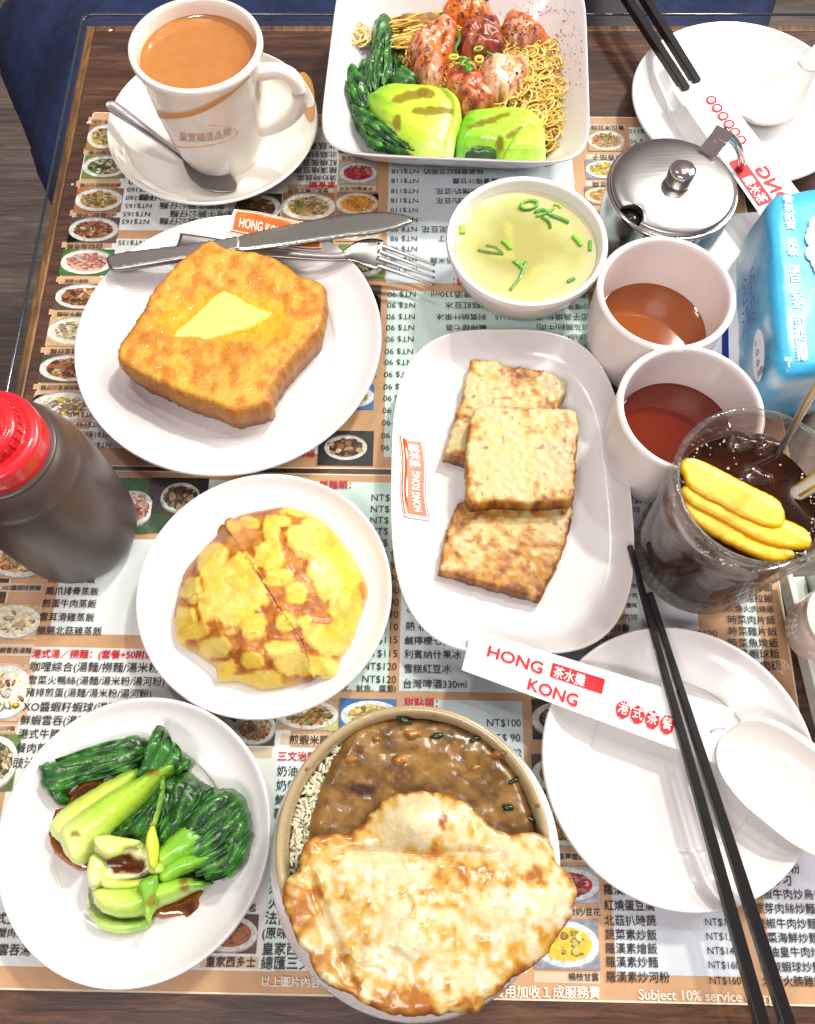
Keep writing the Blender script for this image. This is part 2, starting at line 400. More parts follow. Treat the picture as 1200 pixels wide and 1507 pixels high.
sd = dn.modifiers.new('t', 'SOLIDIFY'); sd.thickness = .004; sd.offset = -1
# dark seat behind
sx0, sx1 = P(862, 5, -.15)[0], P(957, 5, -.15)[0]; sy0 = P(900, 60, -.15)[1]
V, F = box_vf(sx0, sx1, sy0, sy0+.3, -.22, -.15); o = bev(mk('dark_seat', V, F, mat('seat_vinyl', (.012, .011, .012), .6)), .02, 4); tag(o, 'black padded seat beyond the far edge of the table, behind the square bowl', 'seat')
# ================================================================== MENU MATS
ZM = -.0060
class Mat_:
    def __init__(s, o, yaw, label):
        s.o = P(*o, ZM)[:2]; s.u = np.array([math.cos(yaw), math.sin(yaw)]); s.v = np.array([-math.sin(yaw), math.cos(yaw)])
        s.label = label; s.pr = MB(); s.tx = MB(); s.ph = []; s.q = 0.0
    def loc(s, px, py): d = P(px, py, ZM)[:2]-s.o; return np.array([d@s.u, d@s.v])
    def w(s, u, v, z): p = s.o+s.u*u+s.v*v; return (p[0], p[1], z)
    def rect(s, a, b, c, z, mb=None, pad=0):
        (u0, v0), (u1, v1) = s.loc(*a), s.loc(*b); s.q += 2e-6; z = z+s.q; u0, u1 = min(u0, u1)-pad, max(u0, u1)+pad; v0, v1 = min(v0, v1)-pad, max(v0, v1)+pad
        (mb or s.pr).add([s.w(u0, v0, z), s.w(u1, v0, z), s.w(u1, v1, z), s.w(u0, v1, z)], [(0, 1, 2, 3)], c)
        return u0, v0, u1, v1
TAN = L(214, 164, 122); PAN = L(246, 247, 247); PANG = L(222, 242, 234); CAP = L(226, 198, 170)
M_print = mat('printed_paper', (1, 1, 1), .55, attr=True, var=(40, .06))
INK = L(30, 24, 22); RED = L(205, 30, 36); WHT = L(244, 236, 224)
PALS = {
 'noodle': ([(222, 180, 110), (200, 150, 80), (236, 205, 150), (120, 140, 60), (190, 90, 50)], (240, 236, 226), (170, 110, 70)),
 'green': ([(90, 130, 60), (60, 100, 50), (230, 190, 140), (215, 170, 130), (240, 220, 190)], (244, 240, 232), (110, 140, 70)),
 'pink': ([(232, 170, 150), (215, 140, 120), (245, 205, 190), (200, 110, 90)], (246, 242, 236), (60, 110, 50)),
 'brown': ([(176, 104, 56), (140, 76, 40), (214, 150, 96), (236, 190, 140), (96, 52, 30)], (238, 232, 226), (90, 70, 60)),
 'shrimp': ([(240, 180, 120), (232, 150, 90), (250, 214, 160), (210, 120, 60), (150, 160, 70)], (246, 238, 226), (206, 170, 130)),
 'dump': ([(246, 226, 190), (250, 236, 206), (236, 206, 160), (226, 190, 140)], (246, 236, 220), (222, 184, 140)),
 'egg': ([(250, 240, 220), (244, 200, 60), (226, 180, 130), (250, 232, 200), (200, 140, 90)], (246, 240, 230), (220, 180, 150)),
 'red': ([(206, 40, 56), (230, 80, 90), (180, 24, 44), (244, 150, 150)], (226, 232, 240), (190, 190, 200)),
 'orange': ([(240, 160, 60), (246, 184, 90), (226, 140, 50), (250, 204, 130)], (240, 216, 180), (150, 120, 110)),
 'yellow': ([(246, 206, 70), (250, 220, 110), (240, 170, 80), (252, 232, 150)], (230, 230, 236), (150, 150, 170)),
 'bun': ([(214, 158, 96), (190, 120, 66), (236, 196, 144), (244, 224, 190)], (236, 230, 224), (66, 60, 56)),
 'dark': ([(60, 40, 30), (90, 60, 40), (150, 90, 50), (200, 160, 120)], (226, 222, 214), (48, 40, 38)),
 'blue': ([(240, 210, 130), (226, 190, 100), (250, 228, 170), (200, 160, 80)], (244, 246, 250), (60, 120, 190)),
}
def photo(mt, a, b, pal, ell=(.0, .0, .92, .8), nb=90, seed=0, flip=1, cap=None):
    mb = MB(); rs = np.random.default_rng(seed+11); cs, plate, bgc = PALS[pal]; z = ZM+.00052
    u0, v0, u1, v1 = mt.rect(a, b, L(*bgc), z, mb); cu, cv, hu, hv = (u0+u1)/2, (v0+v1)/2, (u1-u0)/2, (v1-v0)/2
    lim = lambda t: np.clip(t, -1, 1)
    def poly(pts, c, zz):
        pts = np.array(pts); pts = np.stack([lim(pts[:, 0]), lim(pts[:, 1])], 1)
        mb.add([mt.w(cu+p[0]*hu, cv+p[1]*hv, zz) for p in pts], [tuple(range(len(pts)))], c)
    el = lambda x, y, rx, ry, n=24, j=0, rot=0: [(x+rx*math.cos(t)*math.cos(rot)*k-ry*math.sin(t)*math.sin(rot)*k, y+(rx*math.cos(t)*math.sin(rot)+ry*math.sin(t)*math.cos(rot))*k) for t in np.linspace(0, 2*math.pi, n, endpoint=False) for k in [1+j*rs.uniform(-1, 1)]]
    ex, ey, er, eh = ell
    for k in range(6): poly(el(rs.uniform(-1, 1), rs.uniform(-1, 1), .5, .4, 9, .3), L(*[min(255, max(0, c+rs.integers(-30, 30))) for c in bgc]), z+.00001*(k+1))
    poly(el(ex, ey-.05*flip, er*1.12, eh*1.2, 28), L(*[int(c*.72) for c in plate]), z+.00008)
    poly(el(ex, ey, er*1.1, eh*1.15, 28), L(*plate), z+.00010); poly(el(ex, ey, er*.86, eh*.86, 24), L(*cs[0]), z+.00012)
    for k in range(nb):
        r = math.sqrt(rs.uniform(0, 1))*.8; t = rs.uniform(0, 6.28); c = cs[rs.integers(len(cs))]; f = rs.uniform(.75, 1.12)
        x, y = ex+er*r*math.cos(t), ey+eh*r*math.sin(t); s = rs.uniform(.06, .19)*(1.1-.4*r)
        poly(el(x, y-.03*flip, s*1.15, s*rs.uniform(.3, 1), 8, .2, rs.uniform(0, 3)), L(*[int(q*.55) for q in c]), z+.00013+k*.0000024)
        poly(el(x, y, s, s*rs.uniform(.3, .9), 8, .25, rs.uniform(0, 3)), L(*[min(255, int(q*f)) for q in c]), z+.00013+k*.0000024+.0000012)
    mt.ph.append(mb)
UP = Mat_((137, 165), -.012, 'upper'); LO = Mat_((588, 1469), -.018, 'lower')
U = UP.loc; 
def matbase(mt, u0, u1, v0, v1, c=TAN, name='menu_mat', label=None):
    t = thing(name, label, 'placemat', mt.w((u0+u1)/2, (v0+v1)/2, ZM-.0004), 'printed menu mats under the glass')
    V = [mt.w(u, v, z) for z in (ZM-.0004, ZM) for v in (v0, v1) for u in (u0, u1)]
    mk('paper_sheet', V, [(0, 2, 3, 1), (4, 5, 7, 6), (0, 1, 5, 4), (2, 6, 7, 3), (0, 4, 6, 2), (1, 3, 7, 5)], mat('mat_tan', TAN, .5, var=(25, .12)), t, smooth=False)
    e = .0009; z = ZM+.00012                       # pale cut edge
    for a, b, c_, d in ((u0, u1, v0, v0+e), (u0, u1, v1-e, v1), (u0, u0+e, v0, v1), (u1-e, u1, v0, v1)):
        mt.pr.add([mt.w(a, c_, z), mt.w(b, c_, z), mt.w(b, d, z), mt.w(a, d, z)], [(0, 1, 2, 3)], L(246, 226, 200))
    return t
vU0 = U(588, 691)[1]; lo_top = LO.loc(588, 699)[1]; u1U = U(1098, 300)[0]
mU = matbase(UP, 0, u1U, vU0, 0, label='tan and white printed menu mat with upside-down lettering, under the french toast plate')
uL0 = LO.loc(-8, 1000)[0]-.003; uL1 = LO.loc(1150, 870)[0]
mL = matbase(LO, uL0, uL1, 0, lo_top, label='tan and white printed menu mat with upright lettering, under the bun and curry rice')
Zp = ZM+.00014
def pan(mt, a, b, c=PAN): mt.rect(a, b, c, Zp)
# upper mat panels
pan(UP, (184, 222), (418, 341)); pan(UP, (157, 351), (392, 662)); pan(UP, (398, 186), (497, 272)); pan(UP, (574, 186), (857, 419), L(222, 228, 236))
pan(UP, (571, 428), (885, 676), PANG); pan(UP, (925, 187), (1090, 420), PAN); pan(UP, (925, 428), (1090, 676), PAN); pan(UP, (350, 500), (470, 668), PAN)
for k, (a, b, pl) in enumerate([((133, 183), (176, 221), 'noodle'), ((126, 229), (184, 263), 'green'), ((115, 277), (177, 313), 'noodle'), ((106, 320), (171, 358), 'brown'), ((94, 367), (163, 406), 'pink'), ((86, 418), (158, 457), 'brown'), ((75, 466), (150, 510), 'dump'), ((63, 522), (144, 564), 'brown'), ((52, 576), (136, 622), 'egg'), ((44, 634), (130, 684), 'shrimp')]):
    photo(UP, a, b, pl, seed=k, flip=-1)
    UP.rect((a[0]-2, a[1]-11), (b[0]+1, a[1]-2), L(214, 170, 128), Zp)
photo(UP, (501, 239), (554, 271), 'red', seed=21, flip=-1); photo(UP, (496, 283), (556, 318), 'orange', seed=22, flip=-1, nb=16); photo(UP, (417, 284), (492, 326), 'noodle', seed=23, flip=-1)
photo(UP, (476, 566), (550, 603), 'blue', seed=24, flip=-1); photo(UP, (470, 634), (549, 686), 'dark', seed=25, flip=-1, ell=(.0, 0, .7, .6)); photo(UP, (500, 360), (566, 410), 'green', seed=26)
photo(UP, (340, 285), (412, 330), 'dark', seed=27, flip=-1)
photo(UP, (864, 192), (921, 223), 'shrimp', seed=28, flip=-1); photo(UP, (861, 236), (921, 264), 'yellow', seed=29, flip=-1); photo(UP, (860, 275), (921, 302), 'orange', seed=30, flip=-1)
photo(UP, (866, 430), (921, 480), 'noodle', seed=31); photo(UP, (880, 545), (925, 600), 'bun', seed=32, flip=-1); photo(UP, (870, 610), (925, 676), 'dark', seed=33); photo(UP, (1098, 180), (1200, 215), 'brown', seed=34) if False else None
for a, b in (((500, 227), (552, 236)), ((497, 273), (553, 281)), ((418, 277), (491, 283)), ((862, 183), (921, 190)), ((862, 227), (921, 235)), ((862, 267), (921, 274))): UP.rect(a, b, L(232, 214, 196), Zp)
# lower mat panels
pan(LO, (98, 792), (548, 941)); pan(LO, (48, 952), (404, 1430), L(238, 236, 232)); pan(LO, (305, 706), (571, 1017), PANG); pan(LO, (594, 712), (868, 1022), L(228, 236, 240))
pan(LO, (408, 1100), (586, 1432), L(226, 238, 236)); pan(LO, (594, 1029), (776, 1260), L(222, 234, 240)); pan(LO, (889, 1150), (1094, 1438), L(226, 228, 238)); pan(LO, (1108, 1200), (1230, 1442), L(226, 226, 238)); pan(LO, (905, 712), (1049, 1100), L(232, 232, 238)); pan(LO, (1066, 712), (1142, 1100), L(230, 236, 234))
LO.rect((185, 703), (203, 713), L(190, 30, 40), Zp+.0001)
photo(LO, (222, 703), (299, 786), 'dark', seed=41, ell=(.1, .3, .6, .45)); photo(LO, (150, 703), (218, 786), 'pink', seed=42, ell=(.3, -.1, .7, .55))
photo(LO, (-6, 795), (70, 853), 'shrimp', seed=43); photo(LO, (-14, 888), (55, 942), 'dump', seed=44, nb=20); photo(LO, (-24, 976), (38, 1062), 'egg', seed=45, nb=26); photo(LO, (-34, 1080), (18, 1165), 'green', seed=46); photo(LO, (-8, 715), (85, 785), 'noodle', seed=55)
photo(LO, (348, 1044), (404, 1098), 'bun', seed=47); photo(LO, (410, 1028), (497, 1076), 'shrimp', seed=48); photo(LO, (501, 1028), (583, 1074), 'blue', seed=49, ell=(.1, -.1, .95, .85)); photo(LO, (300, 1345), (377, 1404), 'brown', seed=50, nb=18)
for k_, (a, b, pl) in enumerate([((782, 1029), (884, 1090), 'dark'), ((782, 1110), (884, 1170), 'brown'), ((782, 1186), (884, 1248), 'shrimp'), ((872, 784), (901, 860), 'bun'), ((870, 880), (901, 950), 'egg'), ((868, 966), (901, 1022), 'pink'), ((150, 1040), (346, 1098), 'bun'), ((412, 1330), (380, 1340), 'dump')][:7]): photo(LO, a, b, pl, seed=70+k_)
for k_, (a, b, pl) in enumerate([((500, 186), (568, 226), 'bun'), ((496, 326), (562, 356), 'dump'), ((480, 420), (560, 480), 'brown'), ((478, 492), (556, 555), 'shrimp'), ((861, 310), (920, 352), 'green'), ((861, 362), (920, 418), 'red'), ((866, 488), (922, 538), 'egg'), ((417, 334), (488, 400), 'pink')]): photo(UP, a, b, pl, seed=90+k_, flip=-1)
pan(LO, (594, 1266), (776, 1432), L(228, 232, 236)); pan(LO, (150, 1040), (404, 1098))
photo(LO, (784, 1274), (884, 1330), 'red', seed=51); photo(LO, (784, 1352), (884, 1428), 'yellow', seed=52, nb=14); photo(LO, (866, 712), (900, 780), 'dark', seed=53)
for a, b in (((414, 1080), (500, 1098)), ((296, 1407), (380, 1426)), ((786, 1252), (884, 1270)), ((786, 1334), (884, 1350)), ((786, 1430), (884, 1448)), ((0, 858), (62, 872)), ((-10, 947), (48, 966)), ((-14, 1066), (24, 1078)), ((350, 1100), (400, 1116))): LO.rect(a, b, CAP, Zp)
ZT = ZM+.00086
def tx(mt, s, x0, y0, x1, y1, c=INK, off=0.008, asp=1.0): text_px(mt.tx, s, (x0, y0), (x1, y1), ZT, off=off, c=c, asp=asp)
# ---- upside-down lettering of the upper mat (runs from right to left)
for y, s, xa, xb in ((267, '160', 211, 189), (279, 'NT$160', 226, 187), (291, 'NT$160', 225, 185), (303, 'NT$165', 223, 184), (315, 'NT$165', 221, 181), (326, 'NT$165', 219, 179), (357, 'NT$135', 213, 174)):
    tx(UP, s, xa, y, xb, y, off=0)
for y, xa in ((291, 300), (303, 330), (315, 345), (326, 330)): tx(UP, '咖哩牛腩公仔麵', xa, y, xa-95, y-1)
for y, x in ((610, 140), (625, 150), (640, 164), (655, 163)): tx(UP, 'NT$145', x, y, x-38, y, off=0)
tx(UP, '湯麵類：', 245, 671, 196, 670, RED, .022); tx(UP, '熱炒、羹類：', 464, 667, 392, 667, RED, .022); tx(UP, 'XO醬炒', 466, 654, 420, 654)
for y, s, xb in ((214, '北菇素雞', 440), (227, '北菇扒時蔬', 432), (239, '紅燒蛋豆腐', 432), (250, '羅漢燴豆腐', 433), (261, '清炒時蔬菜', 437)): tx(UP, s, 496, y, xb, y)
tx(UP, '素食類：', 494, 271, 450, 271, RED, .022)
for s, x, y, x1 in (('草莓燉奶/豆花', 551, 232, 503), ('芒果燉奶/豆花', 549, 277, 499), ('雪菜火鴨豆腐煲', 483, 280, 424), ('青瓜木耳絲', 919, 187, 870), ('魚香茄子', 917, 231, 872), ('羅漢豆腐', 917, 271, 872), ('乾炒牛河粉', 176, 178, 135), ('雪菜肉絲炒飯', 183, 224, 130), ('銀芽肉絲炒公仔麵', 177, 272, 118), ('XO醬蝦仁炒飯', 170, 316, 112), ('白切海南雞', 150, 362, 98), ('咖哩牛腩飯', 130, 413, 95), ('沙嗲牛肉麵', 128, 462, 84), ('豉油皇炒麵', 125, 517, 74), ('餐肉煎蛋公仔麵', 118, 570, 60)): tx(UP, s, x, y, x1, y, L(60, 36, 26), .012)
for y, s in ((239, 'NT$120'), (252, 'NT$118'), (266, 'NT$118'), (281, 'NT$118'), (295, 'NT$118'), (309, 'NT$110'), (323, 'NT$110')): tx(UP, s, 617-(y-239)*.03, y, 577-(y-239)*.03, y, off=0)
for y, s in ((337, 'NT$ 98'), (351, 'NT$ 98'), (366, 'NT$ 98'), (381, 'NT$ 100'), (396, 'NT$ 100')): tx(UP, s, 614, y, 575, y, off=0)
for y, s, x1, x0 in ((252, '抹茶雪糕紅豆椰奶', 624, 712), (266, '蘆薈椰汁甘露', 666, 733), (281, '鮮果燉奶/豆花', 642, 715), (295, '紅豆燉奶/豆花', 642, 715), (337, '芋泥豆花', 621, 672), (351, '焦糖布丁', 645, 690), (383, '西米露', 633, 668), (223, '芝麻湯圓', 624, 668), (237, '楊枝甘露', 624, 700)): tx(UP, s, x0, y, x1, y)
tx(UP, '飲品類：', 716, 414, 667, 414, RED, .022)
ys = [433, 449, 466, 482, 499, 517, 533, 551, 569, 586, 604, 622, 641, 659]
for k, y in enumerate(ys): x1 = 571-(y-433)*.045; tx(UP, 'NT$ 90', x1+41, y, x1, y, off=0)
for y, s, x1, x0 in ((433, '台灣啤酒330ml', 635, 722), (449, '雪糕紅豆冰', 655, 720), (466, '利賓納什果冰', 642, 716), (482, '鹹檸檬七喜', 656, 716), (499, '熱 柚子茶', 660, 718), (517, '凍檸檬茶', 660, 712), (533, '凍奶茶', 660, 702)): tx(UP, s, x0, y, x1, y)
for y, s, x0, x1 in ((435, '海鮮粉絲煲(煲)', 866, 786), (451, '沙嗲牛肉炒河飯(份)', 868, 770), (466, '松子高燒包(蒸)', 868, 783), (481, '現蒸腸粉(牛肉)', 868, 790), (496, '叉燒酥', 870, 835), (511, '蜜汁叉燒', 872, 832), (526, '鹹水角', 874, 838)): tx(UP, s, x0, y, x1, y)
tx(UP, 'NT$115', 768, 467, 729, 467, off=0); tx(UP, 'NT$110', 964, 193, 926, 193, off=0); tx(UP, 'NT$ 95', 962, 208, 928, 208, off=0)
for y in (440, 455, 470, 485, 500): tx(UP, 'NT$115', 964, y, 926, y, off=0)
# ---- upright lettering of the lower mat
def row(x, y, s, x1, c=INK, off=.008): tx(LO, s, x, y, x1, y+(x1-x)*.012, c, off)
for x, y, s, x1 in ((71, 852, '梅汁排骨飯', 140), (67, 870, '鳳爪排骨蒸飯', 145), (62, 888, '煎蛋牛肉蒸飯', 142), (58, 908, '雲耳滑雞蒸飯', 139), (54, 928, '臘腸北菇雞蒸飯', 150), (45, 981, '咖哩綜合(湯麵/撈麵/湯米粉/湯河粉)', 291), (42, 1001, '雪菜火鴨絲(湯麵/湯米粉/湯河粉)', 242), (38, 1019, '豬排煎蛋(湯麵/湯米粉/湯河粉)', 223), (34, 1040, 'XO醬蝦籽蝦球(湯麵/撈麵)', 215), (30, 1060, '鮮蝦雲吞(湯麵/湯米粉)', 185), (27, 1080, '港式牛腩(湯麵/湯米粉)', 180), (24, 1101, '餐肉煎蛋公仔麵', 130), (19, 1123, '豉汁排骨麵', 100), (-24, 1352, '港式生滾粥', 60), (-30, 1373, '海鮮蟹肉仔翅', 50), (-36, 1398, '鮮蝦雲吞湯', 45)): row(x, y, s, x1)
row(47, 962, '港式湯／撈麵：(套餐+50附飲料)', 245, RED, .022); row(470, 713, '飯麵類：', 517, RED, .022); row(455, 733, '(例湯或茶)', 503)
for k, y in enumerate([732, 748.5, 765, 781, 798, 815, 832, 850, 868, 886, 904, 922, 941, 961, 980, 999]):
    x = 547-k*.9; s = 'NT$ 90' if k < 11 else ('NT$110' if k == 11 else 'NT$115' if k < 14 else 'NT$120'); tx(LO, s, x, y, x+46+(k*.25), y+.5, off=0)
row(455, 1012, '(腸粉：香皮、魷魚、蘿蔔)', 583)
for y, s, x, x1 in ((877, '凍 好立克', 598, 660), (896, '凍/熱 杏仁茶', 598, 676), (922, '熱 柚子茶', 597, 660), (943, '鹹檸檬七喜', 596, 664), (963, '利賓納什果冰', 595, 679), (984, '雪糕紅豆冰', 595, 664), (1006, '台灣啤酒330ml', 594, 687)): row(x, y, s, x1)
row(595, 1034, '甜點類：', 645, RED, .022); row(717, 1063, 'NT$100', 767, off=0); row(719, 1085, 'NT$ 90', 766, off=0); row(721, 1107, 'NT$ 82', 768, off=0); row(722, 1129, 'NT$ 82', 769, off=0)
row(595, 1057, '芒果布甸', 648); row(594, 1079, '紅豆沙湯圓', 662)
row(409, 1113, '三文治類：', 472, RED, .022)
for y, s, x, x1 in ((1135, '奶油多士', 408, 470), (1156, '奶醬多士', 407, 470), (1177, '鮮奶油多士', 405, 480), (1197, '蒜蓉包', 403, 448), (1288, '火腿通粉', 397, 470), (1309, '火腿煎蛋三文治', 396, 500), (1330, '火腿蛋治', 395, 464), (1352, '法蘭西多士', 390, 484), (1374, '(原味/花生醬)', 386, 482), (1397, '皇家西多士', 386, 474), (1418, '總匯三文治', 384, 476)): row(x, y, s, x1)
for x, y, s, x1 in ((426, 1089, '煎蝦米腸粉', 500), (303, 1416, '皇家西多士', 376), (330, 1336, '菠蘿油包', 377), (837, 1438, '楊枝甘露', 882), (822, 1261, '草莓燉奶/豆花', 884), (814, 1342, '芒果燉奶/豆花', 884), (2, 865, 'XO醬蝦球撈麵', 60), (-10, 957, '鮮蝦雲吞湯麵', 46), (-16, 1072, '煎蛋公仔麵', 22)): row(x, y, s, x1, L(60, 36, 26), .012)
row(385, 1445, '以上圖片內容僅供參考，內', 560, WHT, .02); row(690, 1459, '酌情費用加收１成服務費', 884, WHT, .02); tx(LO, 'Subject 10% service charge', 940, 1463, 1148, 1468, WHT, .02)
for k, (y, s, x1) in enumerate(((1290, '清炒時蔬', 950), (1310, '羅漢燴豆腐', 963), (1333, '紅燒蛋豆腐', 964), (1355, '北菇扒時蔬', 966), (1376, '蔬菜素炒飯', 967), (1396, '羅漢素燴飯', 968), (1416, '羅漢素炒麵', 969), (1438, '羅漢素炒河粉', 986))): row(888+k*.7, y, s, x1)
for k, y in enumerate((1335, 1357, 1378, 1399, 1420, 1443)): row(1037+k*1.6, y, ('NT$120', 'NT$120', 'NT$130', 'NT$140', 'NT$160', 'NT$160')[k], 1083+k*1.6, off=0)
for k, (y, s) in enumerate(((1257, '乾炒牛河粉'), (1278, '星洲炒米粉'), (1296, '椒鹽炒刁'), (1316, '黑椒牛肉炒烏冬'), (1337, '銀芽肉絲炒麵'), (1359, '豉椒牛肉炒麵'), (1380, '時菜海鮮炒麵'), (1401, '豉油皇牛肉炒麵'), (1423, '豉椒蝦球炒麵'), (1444, '北菇火腩雞飯'))): row(1100+k*2.6, y, s, 1100+k*2.6+15*len(s))
for y, s, x, x1 in ((864, '豉汁排骨飯', 1069, 1138), (880, '鹹魚雞粒飯', 1070, 1138), (896, '叉燒火肉燒飯', 1071, 1140), (912, '時菜肉片飯', 1072, 1142), (929, '時菜雞片飯', 1073, 1144), (946, '時菜魚塊飯', 1073, 1146), (962, '時菜蝦球飯', 1074, 1148), (979, '時菜牛肉飯', 1074, 1150), (736, '蝦球鮮魷', 906, 961), (750, '上湯蝦球', 900, 943), (780, '清蒸鮮魚片', 906, 956), (797, '椒鹽魚片', 900, 930), (862, '黑椒牛肉', 905, 937), (876, '豉椒牛肉', 905, 938), (891, '蒜香臘味', 905, 938), (908, '蜜汁焗肉排', 884, 939), (924, '椒鹽排骨', 880, 926), (940, 'XO醬炒帶子', 868, 930)): row(x, y, s, x1)
row(908, 722, '煲仔類：', 960, RED, .022); row(1005, 932, 'NT$120', 1056, off=0)
tx(UP, '鮮蝦雲吞河粉', 1090, 440, 1040, 440)
for mt, th in ((UP, mU), (LO, mL)):
    tag(mt.pr.build('printed_panel', M_print, th, smooth=False), kind='stuff'); tag(mt.tx.build('printed_lettering', M_print, th, smooth=False), kind='stuff')
    for ph in mt.ph: ph.build('dish_picture', mat('picture_print', (1, 1, 1), .5, attr=True, var=(420, .4)), th, smooth=False)
# ================================================================== CROCKERY
M_mel = mat('white_melamine', (.70, .69, .685), .22, coat=.4)
M_por = mat('white_porcelain', (.82, .80, .77), .12, coat=.6)
M_steel = mat('brushed_steel', (.55, .54, .53), .28, metal=1, bump=(60, .00012, (1, 14, 14)))
M_steel2 = mat('polished_steel', (.62, .60, .58), .12, metal=1)
def plate_prof(R, H, well=.66, t=.0024, floor=.004):
    inner = [(R-.0006, H+.0003), (R-.002, H), (R*.90, H*.72), (R*.80, floor+(H-floor)*.32), (R*well*1.06, floor+.0016), (R*well, floor+.0004), (R*well*.85, floor), (0, floor)]
    outer = [(0, .0012), (R*.50, .0012), (R*.52, 0), (R*.56, 0), (R*.58, .0014), (R*.80, floor+(H-floor)*.32-t), (R*.92, H*.72-t), (R-.001, H-.0022), (R, H-.0008)]
    return outer, inner
def plate(name, label, cx, cy, z, R, H, m=M_mel, group=None, well=.66, cat='plate', floor=.004, rimname='rim'):
    c = P(cx, cy, z+H)[:2]; c = (c[0], c[1], z); t = thing(name, label, cat, c, group)
    o, i = plate_prof(R, H, well, floor=floor)
    pr = np.vstack([crom(o, 4, closed=False), crom(i, 6, closed=False)]); pr[:, 0] = np.maximum(pr[:, 0], 0)
    pr[0, 0] = 0; pr[-1, 0] = 0
    k = [j for j in range(len(pr)) if pr[j, 0] > R*.97 and True]
    split = next(j for j in range(len(crom(o, 4, closed=False)), len(pr)) if pr[j, 0] < R*well)
    V, F = lathe_vf(pr[:split+1], c, 128); mk(rimname, V, F, m, t, auto=50)
    V, F = lathe_vf(pr[split:], c, 128); mk('well', V, F, m, t)
    ii = crom(i, 6, closed=False)[::-1]
    def zf(x, y): r = np.hypot(np.asarray(x)-c[0], np.asarray(y)-c[1]); return z+np.interp(r, ii[:, 0], ii[:, 1])
    return t, c, zf
T_plate, C_tp, Z_tp = plate('dinner_plate', 'large round white plate carrying the french toast, knife and fork', 336.5, 495, 0, .0985, .016, group='round white plates')
B_plate, C_bp, Z_bp = plate('side_plate', 'round white plate under the pineapple bun', 389, 868, 0, .0728, .015, group='round white plates', well=.62)
K_plate, C_kp, Z_kp = plate('side_plate', 'round white plate of bok choy with brown sauce', 198, 1229, 0, .0700, .015, group='round white plates', well=.62)
S_plate, C_sp, Z_sp = plate('side_plate', 'empty round white plate under the paper sleeve and black chopsticks', 1001, 1121, 0, .0728, .015, group='round white plates', well=.60)
F_plate, C_fp, Z_fp = plate('side_plate', 'empty round white plate at the far edge of the table, beyond the steel pot', 1092, 145, 0, .080, .016, group='round white plates', well=.62)
M_sau = mat('saucer_glaze', (.80, .78, .70), .12, coat=.8)
S_sau, C_sau, Z_sau = plate('saucer', 'cream saucer with a brown painted leaf mark under the milk tea mug', 313, 178, 0, .0755, .02, M_sau, well=.45, cat='saucer')
# printed flag emblem on plates
M_dec = mat('printed_decal', (1, 1, 1), .35, attr=True)
def flag(t, zf, pts, texts, name='printed_emblem', c1=L(206, 104, 30), lift=.00045):
    """pts: 4 corners in photo px (start-bottom, end-bottom, end-top, start-top) of a waving flag"""
    mb = MB(); a, b, c, d = [P(*q, zf(*P(*q, .01)[:2]))[:2] for q in pts]; n, m_ = 24, 8
    def surf(s, r):
        wv = .07*math.sin(s*math.pi*2)
        p0, p1 = a+(b-a)*s, d+(c-d)*s; return p0+(p1-p0)*(r+wv)
    for lay, (r0, r1, s0, s1, col) in enumerate(((-.14, 1.16, -.04, 1.04, L(244, 226, 205)), (-.10, 1.12, -.02, 1.02, L(150, 40, 20)), (-.05, 1.06, -.025, 1.025, L(248, 240, 228)), (0, 1, 0, 1, c1))):
        V = []; 
        for i in range(n+1):
            for j in range(m_+1):
                p = surf(s0+(s1-s0)*i/n, r0+(r1-r0)*j/m_); V.append((p[0], p[1], float(zf(*p))+lift+lay*.00016))
        mb.add(V, [(i*(m_+1)+j, (i+1)*(m_+1)+j, (i+1)*(m_+1)+j+1, i*(m_+1)+j+1) for i in range(n) for j in range(m_)], col)
    for s, s0, s1, rc, hh in texts:
        V, F = text_vf(s, .018); wd = V[:, 0].max(); Q = []
        for x, y in V:
            p = surf(s0+(s1-s0)*x/wd, rc+(y-.36)*hh); Q.append((p[0], p[1], float(zf(*p))+lift+.0007+.00001*(len(Q)//(len(V)//5))))
        mb.add(Q, F, L(252, 246, 236))
    # little scroll at the flag's head
    p = surf(0, 1.25) if False else None
    return mb.build(name, M_dec, t, smooth=False)
flag(T_plate, Z_tp, [(342, 337), (470, 362), (474, 334), (349, 312)], [('HONG KONG', .06, .62, .42, .62), ('茶水攤', .66, .94, .46, .62)])
# rectangular plate ------------------------------------------------------
def sring(cx, cy, z, a, b, n=2.0, N=144, rot=0, tx_=0):
    t = np.linspace(0, 2*math.pi, N, endpoint=False); c, s = np.cos(t), np.sin(t)
    x = a*np.sign(c)*np.abs(c)**(2/n); y = b*np.sign(s)*np.abs(s)**(2/n)
    x = x*(1+tx_*y/b)
    return np.stack([cx+x*math.cos(rot)-y*math.sin(rot), cy+x*math.sin(rot)+y*math.cos(rot), np.full(N, z)], 1)
def ringloft(rings, cap0=True, cap1=True):
    V = np.vstack(rings); N = len(rings[0]); F = []
    for k in range(len(rings)-1):
        for i in range(N): j = (i+1) % N; F.append((k*N+i, k*N+j, (k+1)*N+j, (k+1)*N+i))
    if cap0: F.append(tuple(range(N-1, -1, -1)))
    if cap1: F.append(tuple(len(V)-N+i for i in range(N)))
    return V, F
rc = P(754, 706, .017)[:2]; RA, RB, RH = .0712, .1058, .018; rc = rc-np.array([.0012, 0])
R_in = [(1.0, RH-.0006), (.995, RH+.0002), (.985, RH), (.93, RH*.66), (.87, RH*.38), (.80, .0058), (.70, .0046), (.5, .0042), (.25, .0042)]
